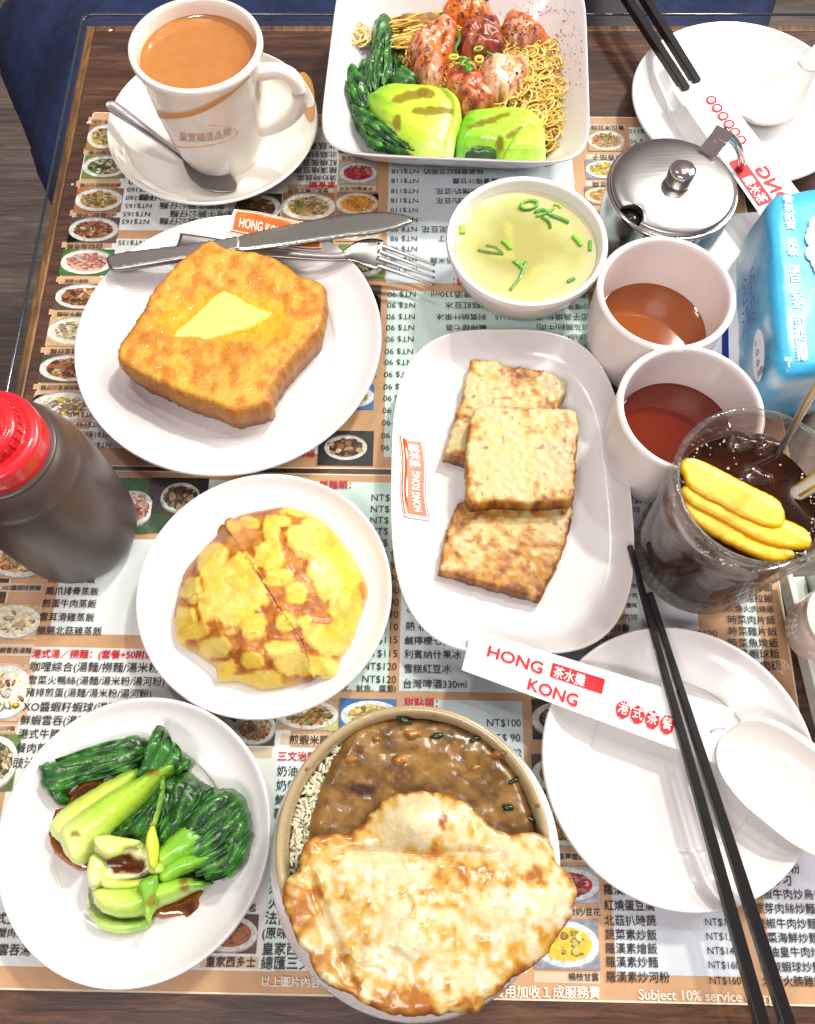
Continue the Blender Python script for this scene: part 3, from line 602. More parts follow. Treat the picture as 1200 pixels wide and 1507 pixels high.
def Z_rp(x, y):
    u, v = np.abs((np.asarray(x)-rc[0])/RA), np.abs((np.asarray(y)-rc[1])/RB); r = (u**3.2+v**3.2)**(1/3.2)
    A = np.array(R_in)[::-1]; return np.interp(r, A[:, 0], A[:, 1])
rt = thing('rectangular_plate', 'rounded rectangular white plate with an orange flag mark, holding fried turnip cakes', 'plate', (*rc, 0))
ro = [(.50, .0012), (.54, 0), (.60, 0), (.62, .0012), (.80, .0035), (.90, RH*.40), (.97, RH*.78), (.995, RH-.002)]
V, F = ringloft([sring(*rc, z, RA*k, RB*k, 3.2, rot=.0) for k, z in [(p[0], p[1]) for p in crom(ro, 3, closed=False)]+[(p[0], p[1]) for p in crom(R_in[:6], 4, closed=False)]], cap1=False); mk('rim', V, F, M_mel, rt, auto=60)
V, F = ringloft([sring(*rc, z, RA*k, RB*k, 3.2) for k, z in R_in[5:]], cap0=False); mk('well', V, F, M_mel, rt)
flag(rt, Z_rp, [(629, 762), (620, 652), (592, 645), (599, 757)], [('HONG KONG', .05, .58, .42, .55), ('茶水攤', .64, .95, .46, .60)], lift=.0011, c1=L(180, 78, 16))
# square noodle bowl ----------------------------------------------------
zb = .042; A_, B_ = P(466, 224, zb)[:2], P(867, 241, zb)[:2]; e = (B_-A_); sd_ = np.linalg.norm(e); e /= sd_; up_ = np.array([-e[1], e[0]])
L0 = P(487, 0, zb)[:2]; R0 = P(884, 0, zb)[:2]; 
nc = (A_+B_)/2+up_*sd_*.5+e*.001; nrot = math.atan2(e[1], e[0]); hs = sd_/2
nb_ = thing('square_bowl', 'square white bowl of thin noodles, prawns and bok choy', 'bowl', (*nc, 0))
prof = [(.42, .0015), (.45, 0), (.50, 0), (.52, .002), (.72, .010), (.88, .026), (.975, zb-.004), (.996, zb-.001), (.99, zb), (.972, zb-.001), (.86, .027), (.74, .0135), (.66, .0095), (.5, .008), (.25, .008)]
pp = crom(prof, 4, closed=False); sp = 48
taper = .012
V, F = ringloft([sring(*nc, z, hs*k*1.012, hs*k*1.012, 7-3*(1-k), rot=nrot, N=192) for k, z in pp[:sp+1]], cap1=False); mk('rim', V, F, M_mel, nb_, auto=60)
V, F = ringloft([sring(*nc, z, hs*k*1.012, hs*k*1.012, 7-3*(1-k), rot=nrot, N=192) for k, z in pp[sp:]], cap0=False); mk('well', V, F, M_mel, nb_)
# cups, mug, bowls ------------------------------------------------------
def cup(name, label, px, py, R, H, m, cat='cup', group=None, base=.86, wall=.0042, fl=.006, belly=0):
    c = P(px, py, H)[:2]; c = (c[0], c[1], 0); t = thing(name, label, cat, c, group); b = R*base
    o = [(0, .0015), (b*.80, .0015), (b*.84, 0), (b*.9, 0), (b*.98, .003), (b+(R-b)*.2+belly, H*.22), (b+(R-b)*.6+belly, H*.6), (R-.0006, H-.004), (R, H-.0016)]
    i = [(R-.001, H-.0001), (R-wall*.5, H+.0003), (R-wall+.0004, H-.0012), (R-wall-.0002, H-.006), (b+(R-b)*.6+belly-wall, H*.6), (b+(R-b)*.2+belly-wall, H*.25), (b*.86-wall*.5, fl+.003), (b*.7, fl), (0, fl)]
    a_, b_ = crom(o, 5, closed=False), crom(i, 5, closed=False)
    V, F = lathe_vf(np.vstack([a_, b_]), c, 96); mk('cup_wall', V, F, m, t, auto=60)
    return t, c, (lambda z: np.interp(z, b_[::-1, 1], b_[::-1, 0]))
M_cup = mat('cup_plastic', (.80, .76, .74), .25, coat=.3, var=(60, .03))
def liquid(name, label, cat, c, r, z, colr, rough=.03, depth=.003, n=96, var=None, group=None, dome=.0012):
    m = mat(name+'_liquid_'+str(int(c[0]*1000)), colr, rough, spec=.6, coat=.5, coatr=.02, var=var)
    pr = [(0, z-depth), (r-.002, z-depth), (r-.0003, z-.0004), (r-.0002, z+dome*.5), (r-.0016, z), (r*.9, z-.0001), (0, z)]
    V, F = lathe_vf(pr, (c[0], c[1], 0), n); return tag(mk(name, V, F, m, auto=70), label, cat, group)
t1, c1, f1 = cup('tea_cup', 'thick white plastic tea cup holding paler amber tea, beside the steel pot', 982, 428, .0413, .062, M_cup, group='white plastic tea cups', base=.90, belly=.001)
t2, c2, f2 = cup('tea_cup', 'thick white plastic tea cup holding darker red tea, beside the iced lemon tea', 1018, 599, .0413, .062, M_cup, group='white plastic tea cups', base=.90, belly=.001)
liquid('tea', 'shallow pale amber tea in the cup beside the steel pot', 'tea', c1, float(f1(.022)), .022, L(140, 70, 20), depth=.012, group='cups of tea')
liquid('tea', 'dark red brown tea in the cup beside the iced lemon tea', 'tea', c2, float(f2(.027)), .027, L(104, 30, 6), depth=.012, group='cups of tea')
# soup bowl
sc_ = P(776, 353, .045)[:2]; sbw = thing('soup_bowl', 'small white bowl of clear yellow broth with chopped scallion', 'bowl', (*sc_, 0)); R_ = .0515
so = [(0, .002), (.024, .002), (.0255, 0), (.029, 0), (.030, .003), (.038, .012), (.0462, .028), (R_-.0006, .041), (R_, .0445)]
si = [(R_-.0008, .0462), (R_-.0028, .0462), (R_-.0042, .0448), (R_-.0054, .040), (.041, .026), (.032, .011), (.02, .006), (0, .005)]
a_, b_ = crom(so, 5, closed=False), crom(si, 5, closed=False); V, F = lathe_vf(np.vstack([a_, b_]), (*sc_, 0), 112); mk('bowl_wall', V, F, M_mel, sbw, auto=60)
fs_ = lambda z: float(np.interp(z, b_[::-1, 1], b_[::-1, 0]))
V = []; F = []; rb_ = fs_(.038); nr, na = 26, 96
for i in range(nr+1):
    for j in range(na): t = j/na*2*math.pi; r = rb_*(i/nr)**.9; V.append((sc_[0]+r*math.cos(t), sc_[1]+r*math.sin(t), .038+(.0006*max(0, (i-nr+2))/2)))
V = np.array(V); F = [(i*na+j, (i+1)*na+j, (i+1)*na+(j+1) % na, i*na+(j+1) % na) for i in range(nr) for j in range(na)]
rr_ = np.hypot(V[:, 0]-sc_[0], V[:, 1]-sc_[1])/rb_; nn_ = fbm(V[:, 0], V[:, 1], 0, 45, 4, 3); c_ = mixc(L(162, 160, 92), L(188, 186, 128), sm(.35, .8, rr_+nn_*.35)); c_ = mixc(c_, L(206, 202, 160), sm(.82, 1.0, rr_)); c_ = mixc(c_, L(196, 190, 96), sm(.15, .5, fbm(V[:, 0], V[:, 1], 0, 90, 3, 8))*.5)
tag(mk('broth', V, F, mat('clear_broth', (1, 1, 1), .05, attr=True, spec=.6, coat=.4, coatr=.02), cols=c_), 'clear pale yellow broth filling the small white bowl', 'soup')
M_scal = mat('scallion', (1, 1, 1), .3, attr=True, coat=.5)
def ring(px, py, z, r, hh, colr, rot=0, el=.7, tilt=0):
    c = P(px, py, z); a = np.linspace(0, 2*math.pi, 20, endpoint=False); V = []; F = []
    for rr, zz in ((r, 0), (r, hh), (r*.72, hh), (r*.72, 0)):
        for t in a:
            x, y = rr*math.cos(t), rr*el*math.sin(t); X, Y = x*math.cos(rot)-y*math.sin(rot), x*math.sin(rot)+y*math.cos(rot)
            V.append((c[0]+X, c[1]+Y, z+zz+tilt*Y))
    for k in range(4):
        for i in range(20): j = (i+1) % 20; F.append((k*20+i, k*20+j, ((k+1) % 4)*20+j, ((k+1) % 4)*20+i))
    cc = np.tile(np.array(colr), (80, 1)); cc[40:] = np.minimum(1, cc[40:]*1.7+.05); return V, F, cc
GRN, LIM = L(60, 140, 20), L(170, 205, 60)
zs = .0386
def scal(lbl, pts=None, rg=None, r=.0009, c=GRN):
    r = r*.78
    if rg: V, F, cc = ring(*rg)
    else: V, F = tube_vf(crom([P(*q, zs+.0003) for q in pts], 5, closed=False), r, 6, flat=.55); cc = np.tile(np.array(c), (len(V), 1))
    tag(mk('scallion_piece', V, F, M_scal, cols=cc, smooth=True), lbl, 'scallion', 'scallion pieces floating in the broth')
scal('wide open scallion ring floating at the top of the broth', rg=(779, 302, zs, .0068, .0012, GRN, .3, .6))
for l, q, r_, c_ in (('thick green scallion clump curling right in the broth', [(788, 312), (800, 308), (812, 316), (826, 321), (838, 327)], .0016, L(64, 150, 30)), ('short scallion strip under the thick clump', [(798, 318), (808, 326), (811, 335)], .0012, L(50, 130, 24)), ('small scallion strip crossing the thick clump', [(790, 318), (806, 312), (816, 306)], .0011, L(90, 170, 40)),
    ('long thin scallion strip at the left of the broth', [(704, 367), (718, 370), (732, 372), (742, 373)], .0008, L(70, 130, 30)), ('short thin scallion strip lying across the long one', [(716, 360), (730, 363), (740, 371)], .0007, L(90, 150, 40)), ('broad light green scallion piece in the middle left of the broth', [(740, 353), (748, 360), (752, 366)], .0019, L(130, 190, 50)),
    ('hooked dark scallion strip near the front of the broth', [(774, 385), (770, 396), (766, 408), (758, 418), (752, 426)], .0012, L(56, 140, 24)), ('folded scallion top of the hooked strip', [(756, 383), (763, 388), (770, 394), (774, 388)], .0013, L(90, 180, 50)),
    ('light scallion piece at the right of the broth', [(844, 346), (851, 354), (856, 361)], .0019, L(120, 190, 50)), ('small green scallion piece by the right wall of the bowl', [(869, 354), (869, 368)], .0016, L(90, 170, 40)), ('green scallion scrap at the front right wall of the bowl', [(836, 414), (846, 409)], .0015, L(60, 150, 30)), ('thick lime scallion piece at the left wall of the bowl', [(681, 332), (681, 343)], .0027, L(150, 205, 60)), ('pale scallion ring scrap at the top right of the broth', [(816, 300), (823, 301), (826, 305)], .0012, L(170, 205, 70))): scal(l, q, None, r_, c_)
# steel pot --------------------------------------------------------------
pc = P(993, 268, .056)[:2]; pt = thing('steel_pot', 'small round stainless steel lidded pot with a knob, between the soup and the paper sleeve', 'pot', (*pc, 0)); PR = .0405
V, F = lathe_vf(crom([(0, .001), (.036, .001), (.0385, .003), (PR, .012), (PR+.001, .03), (PR+.0006, .048), (PR+.0016, .050), (PR+.0014, .0512), (PR-.0005, .0515), (PR-.002, .05), (0, .049)], 4, closed=False), (*pc, 0), 112); mk('pot_body', V, F, M_steel2, pt, auto=50)
def steel_lid(a0, a1):
    V = []; F = []; N = 160; prof_ = crom([(0, .0575), (.012, .0574), (.03, .0562), (.0375, .0545), (.0395, .0530), (.0398, .0516)], 4, closed=False); n_ = len(prof_)
    th = np.linspace(0, 2*math.pi, N, endpoint=False)
    for i, t in enumerate(th):
        for r, z in prof_:
            d = math.hypot(r*math.cos(t)-.0385*math.cos(a0), r*math.sin(t)-.0385*math.sin(a0)); x, y = r*math.cos(t), r*math.sin(t)
            if d < .0075 and r > 1e-4:                # the notch for a spoon handle
                k = (r-math.sqrt(max(0, .0075**2-(.0385*math.sin(t-a0))**2))*1.0) ; rn = .0385*math.cos(t-a0)-math.sqrt(max(0, .0075**2-(.0385*math.sin(t-a0))**2)); x, y = min(r, rn)*math.cos(t), min(r, rn)*math.sin(t)
            V.append((pc[0]+x, pc[1]+y, z))
    for i in range(N):
        j = (i+1) % N
        for k in range(n_-1): F.append((i*n_+k, i*n_+k+1, j*n_+k+1, j*n_+k))
    return V, F
M_lid = bpy.data.materials.new('lid_steel'); M_lid.use_nodes = True; nt = M_lid.node_tree; b = nt.nodes['Principled BSDF']; b.inputs['Base Color'].default_value = (.38, .37, .36, 1); b.inputs['Metallic'].default_value = 1; b.inputs['Roughness'].default_value = .32; b.inputs['Anisotropic'].default_value = .4
tc = nt.nodes.new('ShaderNodeTexCoord'); mp = nt.nodes.new('ShaderNodeMapping'); mp.inputs['Rotation'].default_value = (0, 0, -.5); mp.inputs['Scale'].default_value = (30, 420, 30); nz = nt.nodes.new('ShaderNodeTexNoise'); nz.inputs['Scale'].default_value = 1.6; nz.inputs['Detail'].default_value = 4
nt.links.new(tc.outputs['Object'], mp.inputs[0]); nt.links.new(mp.outputs[0], nz.inputs['Vector']); bp = nt.nodes.new('ShaderNodeBump'); bp.inputs['Distance'].default_value = .00005; nt.links.new(nz.outputs[0], bp.inputs['Height']); nt.links.new(bp.outputs[0], b.inputs['Normal'])
an = math.atan2(P(937, 313, .052)[1]-pc[1], P(937, 313, .052)[0]-pc[0])
V, F = steel_lid(an, 0); ld = mk('lid', V, F, M_lid, pt, auto=50)
kc = (*(P(1005, 252, .066)[:2]), 0); V, F = lathe_vf(crom([(0, .056), (.0074, .056), (.0078, .0575), (.0084, .059), (.0086, .064), (.0084, .0665), (.0074, .0685), (.004, .0698), (0, .0700)], 4, closed=False), kc, 48); mk('knob', V, F, M_steel2, ld, auto=50)
V, F = box_vf(0, 1, 0, 1, 0, 1)
def orient_box(c0, c1, w_, z0, z1, th):
    a, b = np.array(c0), np.array(c1); e_ = (b-a)/np.linalg.norm(b-a); s_ = np.array([-e_[1], e_[0]])*w_/2
    V = [(*(a-s_), z0), (*(a+s_), z0), (*(b+s_), z1), (*(b-s_), z1)]; V += [(x, y, z+th) for x, y, z in V]
    return V, [(0, 3, 2, 1)[::-1] if False else (0, 1, 2, 3), (7, 6, 5, 4), (0, 4, 5, 1), (1, 5, 6, 2), (2, 6, 7, 3), (3, 7, 4, 0)]
V, F = orient_box(P(1040, 227, .057)[:2], P(1058, 203, .063)[:2], .012, .0565, .062, .0012); bev(mk('hinge_plate', V, F, M_steel2, ld, smooth=False), .0004)
V, F = orient_box(P(1056, 207, .063)[:2], P(1068, 188, .066)[:2], .012, .061, .0645, .0012); bev(mk('thumb_rest', V, F, M_steel2, ld, smooth=False), .0004)
q = [P(1066, 192, .062), P(1086, 214, .05), P(1092, 240, .03), P(1084, 262, .012)]; tube('handle', crom(q, 5, closed=False), .0028, M_steel2, pt, n=8)
V, F = lathe_vf([(0, .0497), (.0085, .0497), (.0088, .0505), (0, .0505)], (pc[0]+.0345*math.cos(an), pc[1]+.0345*math.sin(an), 0), 24); mk('slot_shade', V, F, mat('painted_shade', (.01, .01, .01), .2), pt)  # black disc paints the shade inside the lid's notch
# mug ---------------------------------------------------------------------
mc = P(288, 64, .092)[:2]; mz = .0045; mc = P(288, 66, .092)[:2]; mug = thing('mug', 'thick white diner mug with a tan swoosh band and loop handle, on the cream saucer', 'mug', (*mc, mz))
M_mug = mat('mug_glaze', (.80, .765, .70), .14, coat=.7)
mo = [(0, .003), (.022, .003), (.0235, 0), (.0266, .0005), (.0290, .006), (.0320, .016), (.0352, .035), (.0380, .056), (.0400, .074), (.0420, .083), (.0428, .0865)]
mi = [(.0422, .0888), (.0405, .0895), (.0388, .0886), (.0376, .084), (.0362, .07), (.034, .05), (.031, .03), (.027, .014), (.018, .008), (0, .007)]
a_, b_ = crom(mo, 5, closed=False), crom(mi, 5, closed=False); V, F = lathe_vf(np.vstack([a_, b_]), (*mc, mz), 112); mk('mug_body', V, F, M_mug, mug, auto=60)
def on_mug(px, py, lift=.0003):
    d = P(px, py, 0)-np.array([0, 0, HC]); zz = np.linspace(.12, 0, 700)
    for z in zz:
        s = (z-HC)/d[2]; q = d*s; r = math.hypot(q[0]-mc[0], q[1]-mc[1]); rr = np.interp(z-mz, a_[12:, 1], a_[12:, 0])
        if z-mz < .087 and r <= rr and q[1] < mc[1]+.02: 
            k = (rr+lift)/max(r, 1e-6); return np.array([mc[0]+(q[0]-mc[0])*k, mc[1]+(q[1]-mc[1])*k, z])
    return None
mb = MB()
topc = crom([(222, 160), (236, 163), (256, 165), (285, 160), (315, 147), (345, 130), (368, 110)], 8, closed=False); botc = crom([(228, 171), (240, 174), (258, 174), (287, 169), (318, 154), (346, 134), (369, 112)], 8, closed=False)
rows = []
for a, b in zip(topc, botc):
    r = [on_mug(*(a+(b-a)*k/4)) for k in range(5)]
    if all(x is not None for x in r): rows.append(r)
V = np.array(rows).reshape(-1, 3); cc = np.tile(np.array(L(206, 150, 84)), (len(V), 1)); cc[0::5] = L(232, 196, 140); 
mb.add(V, [(i*5+k, i*5+k+1, (i+1)*5+k+1, (i+1)*5+k) for i in range(len(rows)-1) for k in range(4)], cc)
def mug_text(s, p0, p1, h, sag, c):
    V, F = text_vf(s, .014); wd = V[:, 0].max(); Q = []
    for x, y in V:
        t = x/wd; q = on_mug(p0[0]+(p1[0]-p0[0])*t, p0[1]+(p1[1]-p0[1])*t+sag*4*t*(1-t)-(y-.36)*h, .0004+.00001*(len(Q)//(len(V)//5))); 
        if q is None: return
        Q.append(q)
    mb.add(Q, F, c)
mug_text('皇實鑄造品牌', (264, 200), (340, 193), 14, 5, L(206, 178, 150))
ov = [(296+54*math.cos(t)-0*math.sin(t), 200-0*math.cos(t)+15*math.sin(t)-6*math.cos(t)) for t in np.linspace(-1.35, 2.6, 40)]
qs = [on_mug(*q, .0002) for q in ov]; qs = [q for q in qs if q is not None]; V, F = tube_vf(qs, .00035, 5); mb.add(V, F, np.array(L(212, 176, 140)))
mb.build('mug_print', M_dec, mug)
hp = [P(378, 108, .078), P(404, 104, .079), P(428, 112, .077), P(441, 135, .066), P(437, 160, .050), P(415, 180, .038), P(385, 190, .031), P(368, 186, .030)]
V, F = tube_vf(crom(hp, 6, closed=False), .0053, 14); mk('handle', V, F, M_mug, mug)
liquid('milk_tea', 'opaque orange brown milk tea filling the diner mug', 'drink', (mc[0], mc[1], 0), float(np.interp(.081, b_[::-1, 1], b_[::-1, 0])), mz+.0795, L(176, 116, 60), rough=.12, depth=.01, var=(120, .10), dome=.0014)
# saucer's leaf mark
sv = [(444, 112), (458, 122), (464, 148), (462, 180), (452, 172), (442, 140)]
W = crom([P(*q, .017)[:2] for q in sv], 5); W = resample(W, .003); r = delaunay_2d_cdt([Vector((float(a)*1000, float(b)*1000)) for a, b in W], [(i, (i+1) % len(W)) for i in range(len(W))], [], 1, 1e-5)
V = [(v[0]/1000, v[1]/1000, float(Z_sau(v[0]/1000, v[1]/1000))+.0005) for v in r[0]]; mk('leaf_mark', V, [tuple(f) for f in r[2]], mat('leaf_print', L(190, 140, 74), .2, coat=.6), S_sau)
# ================================================================== SAUCE BOTTLE
bc = np.array([P(128, 800, .0)[0], P(128, 800, 0)[1]]); bc = P(120, 781, 0)[:2]
BH = .135
bt = thing('sauce_bottle', 'dark plastic squeeze bottle of soy sauce with a red cap', 'bottle', (*bc, 0))
M_bot = mat('dark_squeeze_plastic', L(66, 58, 57), .42, coat=.25, coatr=.28, var=(22, .45, L(78, 56, 44)), spec=.5)
V, F = lathe_vf(crom([(0, .002), (.027, .002), (.031, .0), (.0345, .004), (.0362, .014), (.0368, .040), (.0368, .062), (.0360, .080), (.0345, .090), (.0330, .094), (.0326, .099), (.0300, .107), (.0268, .111), (.0250, .113), (0, .113)], 5, closed=False), (*bc, 0), 112); mk('bottle_body', V, F, M_bot, bt, auto=60)
M_red = mat('red_cap_plastic', (.62, .012, .02), .3, coat=.5)
V, F = lathe_vf(crom([(0, .111), (.0245, .111), (.0250, .113), (.0248, .123), (.0240, .1255), (.0212, .1263), (.0182, .1263), (.0177, .1278), (.0172, .1325), (.0155, .1342), (.0128, .1346), (.0122, .1372), (.0102, .1386), (0, .1386)], 4, closed=False), (*bc, 0), 96); cp = mk('cap', V, F, M_red, bt, auto=40)
for k in range(28):
    a = k*2*math.pi/28; x, y = bc[0]+.0176*math.cos(a), bc[1]+.0176*math.sin(a); V, F = tube_vf([(x, y, .1268), (x, y, .1325)], .0007, 6); mk('cap_ridge', V, F, M_red, cp)
# ================================================================== ICED LEMON TEA
GH = .102; gc = np.array([.1722, .1670]); GR = .0425
gt = thing('glass_tumbler', 'frosted glass tumbler of iced lemon tea, wet with condensation', 'glass', (*gc, 0))
M_tum = thin_glass('tumbler_glass', (.86, .80, .76), frost=.09, rough=.06, frostcol=(.5, .42, .40), fs=220)
M_rimg = thin_glass('tumbler_rim', (.80, .84, .82), frost=.16, rough=.05, frostcol=(.6, .62, .6), fs=500)
def gr(z): return np.interp(z, [0, .004, .05, .085, GH], [.0375, .0385, .0402, .0416, GR])
V, F = lathe_vf([(gr(z), z) for z in np.linspace(.004, GH, 40)], (*gc, 0), 128); V = np.array(V)
rr = np.hypot(V[:, 0]-gc[0], V[:, 1]-gc[1]); V[:, :2] = gc+(V[:, :2]-gc)*(1+.012*np.sin(V[:, 2]*260)*(V[:, 2] > .07)*1)[:, None]; mk('glass_wall', V, F, M_tum, gt)
V, F = lathe_vf([(gr(z)-.0032, z) for z in np.linspace(.076, GH, 12)], (*gc, 0), 128); mk('inner_wall', V, F, M_tum, gt)
V, F = lathe_vf(crom([(GR-.0034, GH-.002), (GR-.003, GH+.0002), (GR-.0016, GH+.001), (GR-.0002, GH+.0004), (GR+.0002, GH-.002)], 4, closed=False), (*gc, 0), 128); mk('lip', V, F, M_rimg, gt)
V, F = lathe_vf([(0, .0), (.034, .0), (.0372, .002), (.0385, .0045), (.0375, .010), (0, .010)], (*gc, 0), 96); mk('base', V, F, thin_glass('tumbler_base', (.72, .76, .74), frost=.35, rough=.1, frostcol=(.55, .6, .58)), gt)
TZ = .079
M_tea = mat('dark_tea', L(22, 9, 5), .05, coat=0, spec=.35, var=(70, .6, L(78, 38, 10)))
V, F = lathe_vf([(0, .011), (.0345, .011)]+[(gr(z)-.0036, z) for z in np.linspace(.014, TZ, 16)]+[(gr(TZ)-.006, TZ-.0006), (0, TZ-.0006)], (*gc, 0), 96); V = np.array(V); tag(mk('iced_tea', V, F, M_tea, auto=60), 'dark brown iced tea filling the frosted tumbler', 'drink')
M_bub = mat('foam_bubble', (.85, .8, .7), .08, coat=1); M_lem = mat('lemon_flesh', (1, 1, 1), .4, attr=True, coat=.15, var=(300, .10), bump=(500, .0001))
def lem(px, z, lbl, zt=0):
    def cf(q): 
        c = np.tile(np.array(L(252, 212, 0)), (len(q['px']), 1)); n = fbm(q['x'], q['y'], 0, 500, 3); v = q['py']-.55*q['px']; v = (v-v.min())/(v.max()-v.min()); u_ = (q['px']*.87+q['py']*.5); c = mixc(c, L(250, 238, 130), sm(.10, .16, v)*sm(.30, .22, v)*.9); fl_ = sm(.22, .30, v); c = mixc(c, L(246, 200, 2), fl_*.9); c = mixc(c, L(206, 142, 4), fl_*sm(.55, 1.0, v)*.7); c = mixc(c, L(252, 220, 60), fl_*sm(.96, 1., np.abs(np.sin(u_*.05+v*1.5)))*.3); return np.clip(c*.84, 0, 1)
    tag(blob('lemon_slice', px, z, .0035, M_lem, col=cf, edge=.0008, step=.0013, amp=.0002, nf=500, lip=.6), lbl, 'lemon', 'lemon slices in the iced tea')
lem([(1001, 683), (1012, 675), (1032, 678), (1060, 692), (1100, 713), (1142, 734), (1153, 750), (1155, 768), (1140, 778), (1100, 766), (1055, 742), (1018, 722), (1006, 700)], TZ+.0030, 'longest lemon slice, lying furthest back in the iced tea')
lem([(1003, 722), (1020, 712), (1060, 722), (1100, 740), (1150, 762), (1184, 778), (1194, 795), (1187, 808), (1150, 806), (1110, 794), (1060, 766), (1015, 742)], TZ+.0012, 'middle lemon slice in the iced tea, its tip reaching furthest toward the straw')
lem([(1006, 735), (1030, 734), (1070, 752), (1110, 774), (1150, 797), (1170, 815), (1155, 826), (1125, 824), (1080, 804), (1040, 782), (1015, 762)], TZ-.0010, 'lemon slice nearest the front wall of the tumbler')
mb = MB(); rs = np.random.default_rng(5)
sp_ = lambda c, r, mb_: (lambda vf: mb_.add(vf[0], vf[1]))(lathe_vf([(0, -r*.8), (r*.7, -r*.6), (r, 0), (r*.7, r*.6), (0, r*.8)], c, 8))
for k in range(110):
    if k < 95: a = rs.uniform(0, 6.28); rad = (gr(TZ)-.0045)*rs.uniform(.93, 1.0); x, y = gc[0]+rad*math.cos(a), gc[1]+rad*math.sin(a)
    else: q = P(rs.uniform(1020, 1150), rs.uniform(650, 700), TZ); x, y = q[0]+rs.normal()*.002, q[1]
    if math.hypot(x-gc[0], y-gc[1]) > gr(TZ)-.004: continue
    sp_((x, y, TZ-.0002), rs.uniform(.0003, .0008), mb)
tag(mb.build('tea_bubble', M_bub), 'tiny bubbles gathered on the iced tea against the glass', 'bubbles', kind='stuff')
M_ice = mat('ice', L(70, 42, 24), .06, coat=1, coatr=.03, var=(160, .8, L(20, 9, 5)), bump=(160, .0010))
for l, q, s in (('round dark ice lump beside the left end of the lemon slices', (1013, 708), .006), ('ice lump with a bright glint behind the lemon slices', (1110, 700), .010), ('ice lump near the foot of the steel spoon', (1130, 655), .009), ('ice lump near the end of the straw', (1165, 790), .007), ('ice lump by the far wall of the tumbler', (1090, 650), .009), ('small ice lump at the front right wall of the tumbler', (1178, 815), .006)):
    c = P(*q, TZ); x0 = [(c[0]+s*(1+.2*math.sin(3*t+s*900))*math.cos(t), c[1]+s*(1+.2*math.sin(3*t+s*900))*.8*math.sin(t)) for t in np.linspace(0, 6.28, 9, endpoint=False)]
    tag(blob('ice_cube', x0, TZ-.003, .0042+s*.12, M_ice, world=True, edge=s*.9, step=.0011, amp=.0012, nf=220, lip=.3, jag=0), l, 'ice', 'ice lumps in the iced tea')
# steel spoon handle and straw standing in the tea
a, b = P(1146, 668, TZ-.002), P(1212, 548, .15); sgt = thing('drink_spoon', 'long steel spoon handle leaning out of the iced tea', 'spoon', tuple(a))
V, F = tube_vf([a+(b-a)*t for t in (-.35, 0, .3, .6, 1, 1.3)], [.0038, .0042, .0045, .005, .0058, .006], 12, flat=.4); mk('spoon_handle', V, F, M_steel, sgt)
dirn = (b-a)/np.linalg.norm(b-a); e0 = a-dirn*.030; V, F = lathe_vf([(0, -.003), (.006, -.0022), (.010, 0), (.0096, .0006), (.006, -.001), (0, -.002)], tuple(e0), 20, sx=1, sy=1); mk('spoon_bowl', V, F, M_steel, sgt)
a, b = P(1180, 722, TZ+.001), P(1260, 672, .112); V, F = tube_vf([a+(b-a)*t for t in (-.45, 0, .3, .6, 1)], .0042, 14); st = thing('drinking_straw', 'white straw with yellow stripes resting in the iced tea', 'straw', tuple(a)); mk('straw_tube', V, F, mat('straw_white', (.8, .78, .72), .35), st)
ax = (b-a)/np.linalg.norm(b-a); s1 = np.cross(ax, [0, 0, 1.0]); s1 /= np.linalg.norm(s1); s2 = np.cross(s1, ax)
for k in range(4):
    an_ = k*math.pi/2+.9; off_ = .0040*(math.cos(an_)*s1+math.sin(an_)*s2); V, F = tube_vf([a+off_+(b-a)*t for t in (0, .5, 1)], .0009, 6); mk('straw_stripe', V, F, mat('straw_yellow', L(226, 196, 20), .35), st)
# ================================================================== CUTLERY
def spoon_px(label, bowl, handle, m, name, group=None, cat='spoon', th=.0012, thh=.0016, pw=2):
    t = thing(name, label, cat, (*P(bowl[len(bowl)//2][0], bowl[len(bowl)//2][1], 0)[:2], min(q[2] for q in bowl+handle)-.002), group)
    loft('spoon_bowl', bowl, m, t, nv=17, th=th, power=pw); loft('spoon_handle', handle, m, t, nv=9, th=thh, power=2); return t
M_tsp = mat('worn_steel', (.34, .32, .31), .36, metal=1, bump=(600, .00002))
spoon_px('steel teaspoon lying across the cream saucer', [(271, 233, .0118, .0016, -.0004), (279, 242, .0120, .0040, -.001), (292, 251, .0126, .0082, -.0018), (310, 260, .0128, .0106, -.0024), (324, 266, .0126, .0096, -.0024), (335, 271, .0122, .0072, -.0016), (342, 274, .0120, .0046, -.001), (346, 276, .0118, .0022, -.0004), (348, 277, .0116, .0006, 0)],
    [(158, 150, .0325, .0010, 0), (162, 153, .0323, .0040, -.0008), (174, 161, .031, .0045, -.001), (205, 183, .027, .0034, -.001), (240, 209, .020, .0024, -.0008), (262, 226, .0145, .0019, -.0006), (273, 235, .0120, .0018, -.0004)], M_tsp, 'teaspoon')
kt = thing('table_knife', 'steel table knife lying across the far rim of the french toast plate', 'knife', (*P(380, 355, 0)[:2], .018))
ko = [(159, 378), (180, 372), (247, 364), (330, 352), (352, 349), (352, 367), (335, 372), (280, 381), (215, 392), (176, 398), (163, 396), (158, 387)]
M_kb = mat('knife_blade', (.42, .44, .40), .26, metal=1, bump=(500, .000015))
o = blob('knife_handle', ko, .0215, .0034, M_tsp, kt, edge=.0007, step=.0011, amp=0, lip=.55, jag=0)
blob('knife_blade', [(350, 349), (423, 332), (494, 318), (540, 313), (575, 313), (600, 318), (607, 325), (596, 332), (560, 342), (518, 347), (451, 357), (400, 364), (350, 368)], .0225, .0018, M_kb, kt, edge=.0030, step=.0012, amp=0, lip=.7, jag=0)
ft = thing('table_fork', 'four-tined steel fork under the knife, its tines over the menu', 'fork', (*P(500, 375, 0)[:2], .014))
